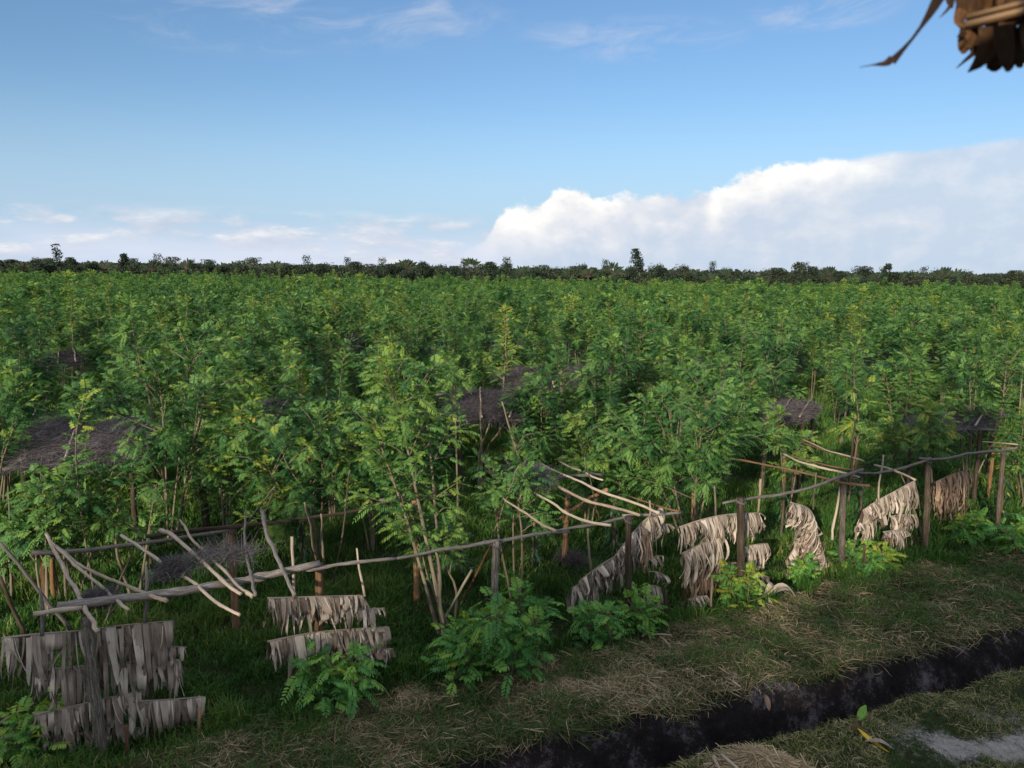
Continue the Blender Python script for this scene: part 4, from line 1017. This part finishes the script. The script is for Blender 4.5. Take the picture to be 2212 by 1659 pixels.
def scatter_instances(name, pts, rot, scl, srcs, label, cat):
    me = bpy.data.meshes.new(name)
    me.from_pydata([tuple(p) for p in pts], [], [])
    a = me.attributes.new('rot', 'FLOAT_VECTOR', 'POINT'); a.data.foreach_set('vector', np.asarray(rot, np.float32).ravel())
    a = me.attributes.new('scl', 'FLOAT', 'POINT'); a.data.foreach_set('value', np.asarray(scl, np.float32))
    o = bpy.data.objects.new(name, me); COL.objects.link(o)
    ng = bpy.data.node_groups.new(name, 'GeometryNodeTree')
    ng.interface.new_socket(name='Geometry', in_out='INPUT', socket_type='NodeSocketGeometry')
    ng.interface.new_socket(name='Geometry', in_out='OUTPUT', socket_type='NodeSocketGeometry')
    gi, go = ng.nodes.new('NodeGroupInput'), ng.nodes.new('NodeGroupOutput')
    g2i = ng.nodes.new('GeometryNodeGeometryToInstance')
    for s in srcs:
        oi = ng.nodes.new('GeometryNodeObjectInfo'); oi.transform_space = 'ORIGINAL'; oi.inputs[0].default_value = s
        ng.links.new(oi.outputs['Geometry'], g2i.inputs[0])
    m2p = ng.nodes.new('GeometryNodeMeshToPoints'); ng.links.new(gi.outputs[0], m2p.inputs[0])
    iop = ng.nodes.new('GeometryNodeInstanceOnPoints')
    ng.links.new(m2p.outputs[0], iop.inputs['Points']); ng.links.new(g2i.outputs[0], iop.inputs['Instance'])
    iop.inputs['Pick Instance'].default_value = True
    na1 = ng.nodes.new('GeometryNodeInputNamedAttribute'); na1.data_type = 'FLOAT_VECTOR'; na1.inputs[0].default_value = 'rot'
    na2 = ng.nodes.new('GeometryNodeInputNamedAttribute'); na2.data_type = 'FLOAT'; na2.inputs[0].default_value = 'scl'
    e2r = ng.nodes.new('FunctionNodeEulerToRotation'); ng.links.new(na1.outputs[0], e2r.inputs[0])
    ng.links.new(e2r.outputs[0], iop.inputs['Rotation']); ng.links.new(na2.outputs[0], iop.inputs['Scale'])
    rv = ng.nodes.new('FunctionNodeRandomValue'); rv.data_type = 'INT'
    [s for s in rv.inputs if s.name == 'Max' and s.type == 'INT'][0].default_value = len(srcs) - 1
    ng.links.new([s for s in rv.outputs if s.type == 'INT'][0], iop.inputs['Instance Index'])
    ng.links.new(iop.outputs[0], go.inputs[0])
    md = o.modifiers.new('scatter', 'NODES'); md.node_group = ng
    return tag(o, label, cat, kind='stuff')
rest = keep[NIND:]
n = len(rest)
crowns = [c for pr in protos for c in pr.children if c.name.startswith('crown')]
scatter_instances('plantation_canopy', [(p[0], p[1], 0) for p in rest], np.stack([np.zeros(n), np.zeros(n), rng.uniform(0, 6.3, n)], 1), np.where(rng.random(n) < .07, rng.uniform(1.0, 1.18, n), np.clip(rng.normal(.85, .13, n), .55, 1.08)) * np.array([.82 + .30 * vnoise(p[0], p[1], .11, 51) for p in rest]), crowns, 'unbroken green canopy of plantation trees stretching to the far tree line', 'trees')
print('plantation', len(keep), 'rest', n)

# ------------------------------------------------------------------ far tree line
def bush_mesh(H, R, n, ls=.34, open_=0.0):
    wood, leaf = MB(), MB()
    tube(wood, smooth_path([(0, 0, -.2), (rng.normal(0, .15), rng.normal(0, .15), H * .45), (rng.normal(0, .3), rng.normal(0, .3), H * .8)], 8), np.linspace(.11, .03, 8), 6)
    nc = int(18 + R * 7)
    cz = rng.uniform(.25, .95, nc); ca = rng.uniform(0, 6.3, nc); cr = R * np.sqrt(rng.random(nc)) * np.interp(cz, [.2, .55, 1], [.8, 1, .35])
    cc = np.stack([np.cos(ca) * cr, np.sin(ca) * cr, cz * H], 1)
    for c in cc[:8]:
        tube(wood, smooth_path([(0, 0, c[2] * .45), c * [.6, .6, .8], c], 5), np.linspace(.04, .012, 5), 4)
    k = rng.integers(0, nc, n)
    g = unit(rng.normal(0, 1, (n, 3))) * (rng.random((n, 1)) ** .45) * np.array([R * .42, R * .42, H * .12])
    c = cc[k] + g; c[:, 2] = np.clip(c[:, 2], .2, H)
    a, b = unit(rng.normal(0, 1, (n, 3))), rng.normal(0, 1, (n, 3)); b = unit(np.cross(a, b))
    L = ls * rng.uniform(.6, 1.3, (n, 1))
    V = np.stack([c - a * L, c + b * L * .5, c + a * L, c - b * L * .5], 1).reshape(-1, 3)
    q = np.arange(n) * 4
    leaf.add(V, np.stack([q, q + 1, q + 2, q + 3], 1), None, np.repeat(np.clip(rng.uniform(.2, .8, nc)[k] + rng.normal(0, .12, n), 0, 1), 4))
    return wood, leaf
def fan_palm(H, nl, spread, flat=True, ll=2.2):
    """trunk with a fan (or round head) of paddle leaves"""
    wood, leaf = MB(), MB()
    tube(wood, smooth_path([(0, 0, -.2), (0.03, 0, H * .5), (0, 0, H * .62)], 8), np.linspace(.16, .13, 8), 7)
    top_ = np.array([0, 0, H * .60])
    for q in range(nl):
        if flat:
            f = (q + .5) / nl * 2 - 1; an = f * spread; d = np.array([sin(an), rng.normal(0, .08), cos(an)])
        else:
            an = q * 2.4; el = rng.uniform(-.3, 1.2); d = np.array([cos(an) * cos(el), sin(an) * cos(el), sin(el)])
        d = d / np.linalg.norm(d); L = ll * rng.uniform(.85, 1.15)
        u = np.linspace(0, 1, 7)
        c = top_ + d * L * u[:, None] + np.array([d[0], d[1], -.6]) * (.18 * L * u[:, None] ** 2.2)
        tube(wood, c[:5], np.linspace(.045, .02, 5), 4)
        sd = unit(np.cross(d, [0.15, 1, .1] if flat else [0, 0, 1.0]))
        wk = np.interp(u, [0, .38, .45, .7, .92, 1], [0, .0, .16, .26, .2, .02]) * rng.uniform(.8, 1.15)
        nn = np.cross(sd, d)
        V = np.stack([c - sd * wk[:, None] + nn * wk[:, None] * .3, c, c + sd * wk[:, None] + nn * wk[:, None] * .3], 1).reshape(-1, 3)
        g0 = np.arange(2, 6) * 3
        leaf.add(V, np.concatenate([np.stack([g0, g0 + 1, g0 + 4, g0 + 3], 1), np.stack([g0 + 1, g0 + 2, g0 + 5, g0 + 4], 1)]), None, np.clip(rng.normal(.5, .25), 0, 1))
    return wood, leaf
def place_kind(name, spots, gens, label, cat, group, mats):
    pr = []
    for k, (x_, y_, s_) in enumerate(spots):
        v = k % len(gens)
        if v >= len(pr):
            o = place_tree(name, (x_, y_, 0), gens[v](), label, cat, mats, group); o.scale = (s_, s_, s_); pr.append(o)
        else: dup(pr[v], (x_, y_, 0), rng.uniform(-.5, .5) if 'fan' in name else rng.uniform(0, 6.3), (s_, s_, s_ * rng.uniform(.9, 1.12)))
spots = [(x_ + rng.normal(0, .5), FIELD(x_) + 4 + rng.normal(0, 1.4), rng.uniform(.88, 1.10)) for x_ in np.arange(-138, 138, 1.9)]
place_kind('dark_bush', spots, [lambda: bush_mesh(5.2, 2.3, 3800, .17), lambda: bush_mesh(4.6, 2.6, 3800, .17), lambda: bush_mesh(5.9, 2.0, 3300, .17), lambda: bush_mesh(5.0, 2.9, 4200, .17)], 'dark dense bush at the far edge of the plantation', 'tree', 'dark bushes along the far field edge', (M_DARK, M_BUSH))
spots = [(x_ + rng.normal(0, 1.4), FIELD(x_) + 5 + rng.uniform(-3, 6), rng.uniform(.8, 1.15)) for x_ in np.arange(-135, 136, 2.9)]
place_kind('fan_palm', spots, [lambda: fan_palm(6.2, 15, 1.35, ll=2.4), lambda: fan_palm(5.6, 13, 1.2), lambda: fan_palm(6.6, 17, 1.5, ll=2.5), lambda: fan_palm(6.0, 14, 1.3)], 'fan shaped palm with paddle leaves standing in the far tree line', 'palm', 'fan palms in the far tree line', (M_DARK, M_RAV))
spots = [(x_ + rng.normal(0, 2), FIELD(x_) + 16 + rng.uniform(-3, 8), rng.uniform(.8, 1.08)) for x_ in np.arange(-145, 146, 2.6)]
place_kind('far_tree', spots, [lambda: bush_mesh(6.7, 2.4, 1700, .18), lambda: bush_mesh(7.5, 1.4, 700, .16), lambda: bush_mesh(6.4, 3.0, 2400, .18)], 'pale olive tree rising behind the dark bushes of the far tree line', 'tree', 'taller trees behind the far bushes', (M_DARK, M_BUSH))
def land(u, vt, Yd, wl, label, name, cat, mats):
    b = at(u, 600, Yd); H = at(u, vt, Yd)[2]
    o = place_tree(name, (b[0], Yd, 0), wl(H), label, cat, mats)
land(1370, 538, 180, lambda H: bush_mesh(H, 2.1, 2600, .24), 'lone tall round crowned tree standing above the far tree line under the cloud', 'far_tree', 'tree', (M_DARK, M_BUSH))
land(124, 528, 186, lambda H: bush_mesh(H, 1.5, 420, .33), 'thin tall sparse tree above the far tree line at the left', 'far_tree', 'tree', (M_DARK, M_BUSH))
land(150, 549, 184, lambda H: fan_palm(H * 1.05, 20, 1.4, False, 2.6), 'round headed palm beside the thin tall sparse tree', 'palm_tree', 'palm', (M_DARK, M_RAV))
land(270, 548, 184, lambda H: bush_mesh(H, 1.6, 800, .33), 'narrow leafy treetop left in the far tree line', 'far_tree', 'tree', (M_DARK, M_BUSH))
land(877, 553, 178, lambda H: fan_palm(H * 1.02, 19, 1.5, True, 2.9), 'largest fan palm of the far tree line, left of the middle', 'fan_palm', 'palm', (M_DARK, M_RAV))
land(1016, 550, 178, lambda H: fan_palm(H * 1.02, 11, .8, True, 2.9), 'narrow upright fan palm with a brown base near the middle', 'fan_palm', 'palm', (M_DARK, M_RAV))
land(1722, 566, 178, lambda H: bush_mesh(H, 1.8, 1000, .33), 'rounded tree top right of the lone tall tree', 'far_tree', 'tree', (M_DARK, M_BUSH))
land(1916, 570, 176, lambda H: bush_mesh(H, 1.7, 900, .33), 'small pointed treetop in the right part of the tree line', 'far_tree', 'tree', (M_DARK, M_BUSH))
land(2063, 574, 172, lambda H: fan_palm(H * 1.02, 15, 1.3, True, 2.5), 'fan palm with a reddish heart at the right of the tree line', 'fan_palm', 'palm', (M_DARK, M_RAV))
for x_, y_, h_, r_, lab in ((-7.5, -9, 8.0, 3.2, 'tall unseen tree added behind the viewpoint for shade, left of the hut'), (-13.0, -10, 8.5, 3.4, 'unseen tree added farther left behind the viewpoint for shade'), (-2.5, -12, 8.8, 3.4, 'unseen tree added behind the hut for shade')):  # trees out of view, added to cast shade on the foreground
    place_tree('added_shade_tree', (x_, y_, 0), bush_mesh(h_, r_, 5200, .20), lab, 'tree', (M_DARK, M_BUSH))
# the wood behind reads as one mass
mb = MB()
n = 26000
x_ = rng.uniform(-230, 230, n); y_ = 205 + rng.uniform(0, 60, n); z_ = rng.uniform(.5, 1, n) * (4.9 + 1.3 * vnoise(x_, y_, .12, 41))
c = np.stack([x_, y_, z_], 1); a, b = unit(rng.normal(0, 1, (n, 3))), rng.normal(0, 1, (n, 3)); b = unit(np.cross(a, b)); L = rng.uniform(.5, 1.1, (n, 1))
V = np.stack([c - a * L, c + b * L * .6, c + a * L, c - b * L * .6], 1).reshape(-1, 3); q = np.arange(n) * 4
mb.add(V, np.stack([q, q + 1, q + 2, q + 3], 1), None, np.repeat(rng.uniform(.2, .9, n), 4))
tag(mb.build('far_woods', M_BUSH), 'distant low woods behind the far tree line', 'woods', kind='stuff')

# ------------------------------------------------------------------ near bank details
Zb = lambda x, y: (x * .4544 + 1207, y * .4544 + 1316.6)
b = gp(*Zb(1420, 600))
r = thing('banana_seedling', b, 'banana seedling with one green and one yellow leaf on the near bank', 'seedling')
def leafblade(P, wmax, name, mat, nrm):
    C = smooth_path(P, 10); T = unit(np.gradient(C, axis=0)); s = unit(np.cross(T, nrm)); u = np.linspace(0, 1, 10)
    wk = wmax * np.sin(pi * np.clip(.06 + .92 * u, 0, 1)) ** .8
    n_ = unit(np.cross(s, T))
    V = np.stack([C - s * wk[:, None] + n_ * wk[:, None] * .35, C, C + s * wk[:, None] + n_ * wk[:, None] * .35], 1).reshape(-1, 3)
    g0 = np.arange(9) * 3
    m_ = MB(); m_.add(V, np.concatenate([np.stack([g0, g0 + 1, g0 + 4, g0 + 3], 1), np.stack([g0 + 1, g0 + 2, g0 + 5, g0 + 4], 1)]))
    return m_.build(name, mat, r, True)
m_ = MB(); tube(m_, smooth_path([(0, 0, -.02), (-.03, 0, .12), (.0, .02, .24)], 8), np.linspace(.020, .010, 8), 7); m_.build('stem', M_BROWN, r, True)
leafblade([(.0, .02, .20), (.05, .05, .28), (.11, .08, .36)], .052, 'green_leaf', M_GLEAF, np.array([0, -1, .5]))
leafblade([(.0, 0, .10), (.09, -.15, .06), (.20, -.38, .04)], .036, 'yellow_leaf', M_YLEAF, np.array([0, .1, -1.0]))
c = gp(*Zb(1525, 665))
r = thing('dead_leaf', c, 'small grey dead leaf lying right of the yellow leaf', 'dry leaf')
leafblade([(-.14, .08, .05), (0, 0, .09), (.14, -.06, .04)], .06, 'blade', M_FROND, np.array([0, .2, 1.0]))
# heap of straw and cut sticks
n = 2600
c = gp(1640, 1668)
u, v = rng.normal(0, .21, n), rng.normal(0, .13, n)
mb = MB(); az = rng.normal(2.5, .7, n); L = rng.uniform(.15, .5, n); zz = .22 * np.exp(-(u / .3) ** 2 - (v / .2) ** 2) * rng.random(n) ** .5
d = np.stack([np.cos(az), np.sin(az), rng.normal(0, .07, n)], 1) * L[:, None] / 2; cc = np.stack([u, v, zz + .02], 1)
s = np.stack([-np.sin(az), np.cos(az), rng.normal(0, .4, n)], 1) * .004
bw = rng.normal(0, .03, (n, 3))
V = np.stack([cc - d - s, cc - d + s, cc + bw + s, cc + bw - s, cc + d + s, cc + d - s], 1).reshape(-1, 3); k = np.arange(n) * 6
mb.add(V, np.concatenate([np.stack([k, k + 1, k + 2, k + 3], 1), np.stack([k + 3, k + 2, k + 4, k + 5], 1)]), None, np.repeat(rng.uniform(.65, 1, n), 6))
o = mb.build('straw_heap', M_CUT); o.location = (c[0], c[1] - .05, .02)
tag(o, 'heap of pinkish dry straw at the bottom edge by the ditch', 'straw')
for (p0, p1, lab) in [(Zb(735, 700), Zb(770, 775), 'cut pale stick on the left of the straw heap'), (Zb(775, 690), Zb(855, 760), 'cut pale stick slanting over the straw heap'), (Zb(690, 738), Zb(735, 733), 'short cut pale stick end at the left of the straw heap')]:
    stick('cut_stick', [gp(*p0, z=.30), gp(*((np.array(p0) + p1) / 2), z=.28), gp(*p1, z=.25)], .018, .016, M_PALE, lab, 'stick', wob=.003)
for k_, (p0, p1, lab) in enumerate([(Zb(780, 320), Zb(865, 368), 'broken stick lying on the hay of the far bank'), (Zb(690, 225), Zb(800, 250), 'dark dead branch on the hay of the far bank'), (Z2(835, 1105), Z2(1000, 1112), 'thin stick on the ground below the tilted fronds'), (Z2(760, 1118), Z2(830, 1090), 'short stick at the foot of the slender dark post'), (Z2(900, 1120), Z2(990, 1200), 'stick pointing to the ditch below the tilted fronds')]):
    a, b2 = gp(*p0, z=.13), gp(*p1, z=.13)
    stick('fallen_stick', [a, (a + b2) / 2 + [0, 0, .02], b2], .014, .010, M_DARK if k_ == 1 else M_PALE, lab, 'stick', wob=.006)
c = gp(*Zb(985, 440))
r = thing('dead_leaf', c, 'orange brown dead leaf clinging to the far ditch edge', 'dry leaf')
leafblade([(.0, .03, .08), (.01, -.03, .02), (.03, -.06, -.09)], .035, 'blade', M_FRBRN, np.array([0, -1, .2]))

# ------------------------------------------------------------------ thatched hut eave at the upper right
K6 = lambda x, y: (x * .1815 + 1810.5, y * .1815)
E0 = at(*K6(1500, 310), 1.75)
zE = E0[2]
E1 = gp(*K6(2212, 140), z=zE)
ed = unit(E1 - E0); ein = np.array([ed[1], -ed[0], 0.0]);
if ein[0] < 0: ein = -ein
r = thing('thatched_hut', (E0[0] + 1.0, E0[1] - 1.0, 0), 'thatched hut roof corner with split bamboo batten overhanging at the upper right', 'hut')
org = np.array([E0[0] + 1.0, E0[1] - 1.0, 0])
Eend = E0 + ed * 2.6
for dz_, rr, inn, nm in ((0, .0095, 0, 'batten'), (.022, .0075, .02, 'batten')):
    m_ = MB(); tube(m_, smooth_path([E0 + [0, 0, dz_] + ein * inn - ed * .005, (E0 + Eend) / 2 + [0, 0, dz_] + ein * inn, Eend + [0, 0, dz_] + ein * inn], 20) - org, rr, 8); m_.build(nm, M_VINEW, r, True)
# leaf layers hanging under and lying above the batten
bl = MB()
def strip(P, wds, seed, nrm):
    P = smooth_path(P, 9); T = unit(np.gradient(P, axis=0)); s = unit(np.cross(T, nrm)); u = np.linspace(0, 1, 9)
    wk = np.interp(u, np.linspace(0, 1, len(wds)), wds)
    V = np.stack([P - s * wk[:, None] / 2, P + unit(np.cross(s, T)) * wk[:, None] * .15, P + s * wk[:, None] / 2], 1).reshape(-1, 3) - org
    g0 = np.arange(8) * 3
    bl.add(V, np.concatenate([np.stack([g0, g0 + 1, g0 + 4, g0 + 3], 1), np.stack([g0 + 1, g0 + 2, g0 + 5, g0 + 4], 1)]), None, rng.uniform(.2, .8), np.stack([np.tile([-.5, 0, .5], 9) * .06, np.repeat(u * .4, 3), np.full(27, seed)], 1))
for k_ in range(150):
    s_ = rng.uniform(.01, 2.6) if k_ > 40 else rng.uniform(.0, .45)
    p = E0 + ed * s_ + ein * rng.uniform(.0, .12)
    dn = rng.uniform(.03, .085)
    w0 = rng.uniform(.02, .05)
    sl = rng.normal(0, .25)
    strip([p + [0, 0, .06] + ein * .05, p + [0, 0, -.01], p + ed * sl * dn + [0, 0, -dn] - ein * rng.uniform(-.02, .05)], [w0, w0, w0 * .75, w0 * .08], k_, ein + ed * rng.normal(0, .3))
for k_ in range(520):                       # the roof slope behind the eave
    s_, q_ = rng.uniform(.0, 2.6), rng.uniform(0, 2.2)
    p = E0 + ed * s_ + ein * q_ + [0, 0, .03 + q_ * .62]
    w0 = rng.uniform(.06, .12)
    strip([p + [0, 0, .02], p + ein * .2 + [0, 0, .14], p + ein * .45 + [0, 0, .29]], [w0, w0, w0 * .8], k_, np.array([-ein[0] * .5, -ein[1] * .5, 1.0]))
E2 = gp(2042, -6, z=zE); ed2 = unit(E2 - E0); ein2 = np.array([-ed2[1], ed2[0], 0.0])
if ein2[0] < 0: ein2 = -ein2
for k_ in range(420):                       # the slope rising from the left eave, over the viewer's head
    s_, q_ = rng.uniform(.15, 5.2), rng.uniform(.06, 3.2)
    p = E0 + ed2 * s_ + ein2 * q_ + [0, 0, .02 + q_ * .62]
    w0 = rng.uniform(.14, .26)
    strip([p + [0, 0, .02], p + ein2 * .3 + [0, 0, .20], p + ein2 * .7 + [0, 0, .45]], [w0, w0, w0 * .8], k_, np.array([-ein2[0] * .5, -ein2[1] * .5, 1.0]))
# named tips of the eave leaves
def tipstrip(pts, wds, Yd, seed): strip([at(*K6(*p), Yd) for p in pts], wds, seed, np.array([.15, -1, .1]))
pxm = 1.75 / FPX * .1815 ** -1 * .1815 * .1815
tipstrip([(1960, 300), (1980, 500), (2010, 720), (2025, 855)], [.045, .048, .034, .010], 1.62, 3)
tipstrip([(1830, 330), (1800, 520), (1690, 720), (1540, 862)], [.06, .055, .03, .002], 1.70, 5)
tipstrip([(1560, 330), (1560, 480), (1530, 600)], [.035, .03, .008], 1.78, 6)
tipstrip([(1680, 330), (1650, 500), (1600, 630), (1560, 690)], [.04, .03, .012, .001], 1.76, 7)
tipstrip([(1530, -60), (1470, 100), (1430, 250), (1490, 350)], [.035, .03, .02, .006], 1.80, 8)
tipstrip([(1880, 380), (1830, 560), (1880, 780)], [.05, .06, .04], 1.78, 9)
tipstrip([(2120, 330), (2110, 560), (2080, 740), (2100, 770)], [.05, .06, .05, .02], 1.74, 10)
tipstrip([(1330, -80), (1340, 30), (1360, 100)], [.03, .02, .004], 1.80, 11)
tipstrip([(1390, -60), (1320, 90), (1205, 215)], [.012, .008, .001], 1.76, 12)
for q_ in range(34):
    x0 = rng.uniform(1470, 2500)
    tipstrip([(x0, -160), (x0 + rng.normal(0, 20), 40), (x0 + rng.normal(0, 40), rng.uniform(170, 290))], [.05, .055, .03], rng.uniform(1.78, 1.9), 30 + q_)
for q_, (p_, w_) in enumerate([([(1480, 120), (1440, 220), (1425, 260), (1500, 330)], .03), ([(1520, 380), (1460, 410), (1412, 445)], .012), ([(1530, 470), (1480, 545), (1438, 570)], .008), ([(1560, 380), (1520, 500), (1500, 590), (1540, 600)], .045), ([(1640, 400), (1610, 560), (1600, 635)], .03), ([(1740, 380), (1700, 560), (1705, 660)], .05), ([(1900, 600), (1860, 760), (1760, 800)], .05), ([(1840, 780), (1835, 830), (1828, 858)], .006), ([(2180, 500), (2190, 690), (2170, 760), (2200, 790)], .05)]):
    tipstrip(p_, [w_, w_ * .9, w_ * .6, w_ * .1], 1.72 + .01 * q_, 70 + q_)
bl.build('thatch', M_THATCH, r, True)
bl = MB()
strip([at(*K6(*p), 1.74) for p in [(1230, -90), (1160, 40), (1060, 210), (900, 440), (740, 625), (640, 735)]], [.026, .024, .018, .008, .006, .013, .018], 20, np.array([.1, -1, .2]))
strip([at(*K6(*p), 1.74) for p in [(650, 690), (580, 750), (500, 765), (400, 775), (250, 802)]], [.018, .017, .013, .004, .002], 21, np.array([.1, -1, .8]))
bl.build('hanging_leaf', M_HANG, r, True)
for p in ((2.0, -.6), (2.6, -3.0)):
    m_ = MB(); tube(m_, smooth_path([(p[0], p[1], -.2), (p[0], p[1], 3), (p[0], p[1], zE + .9)], 10) - org, .06, 10); m_.build('hut_post', M_BROWN, r, True)
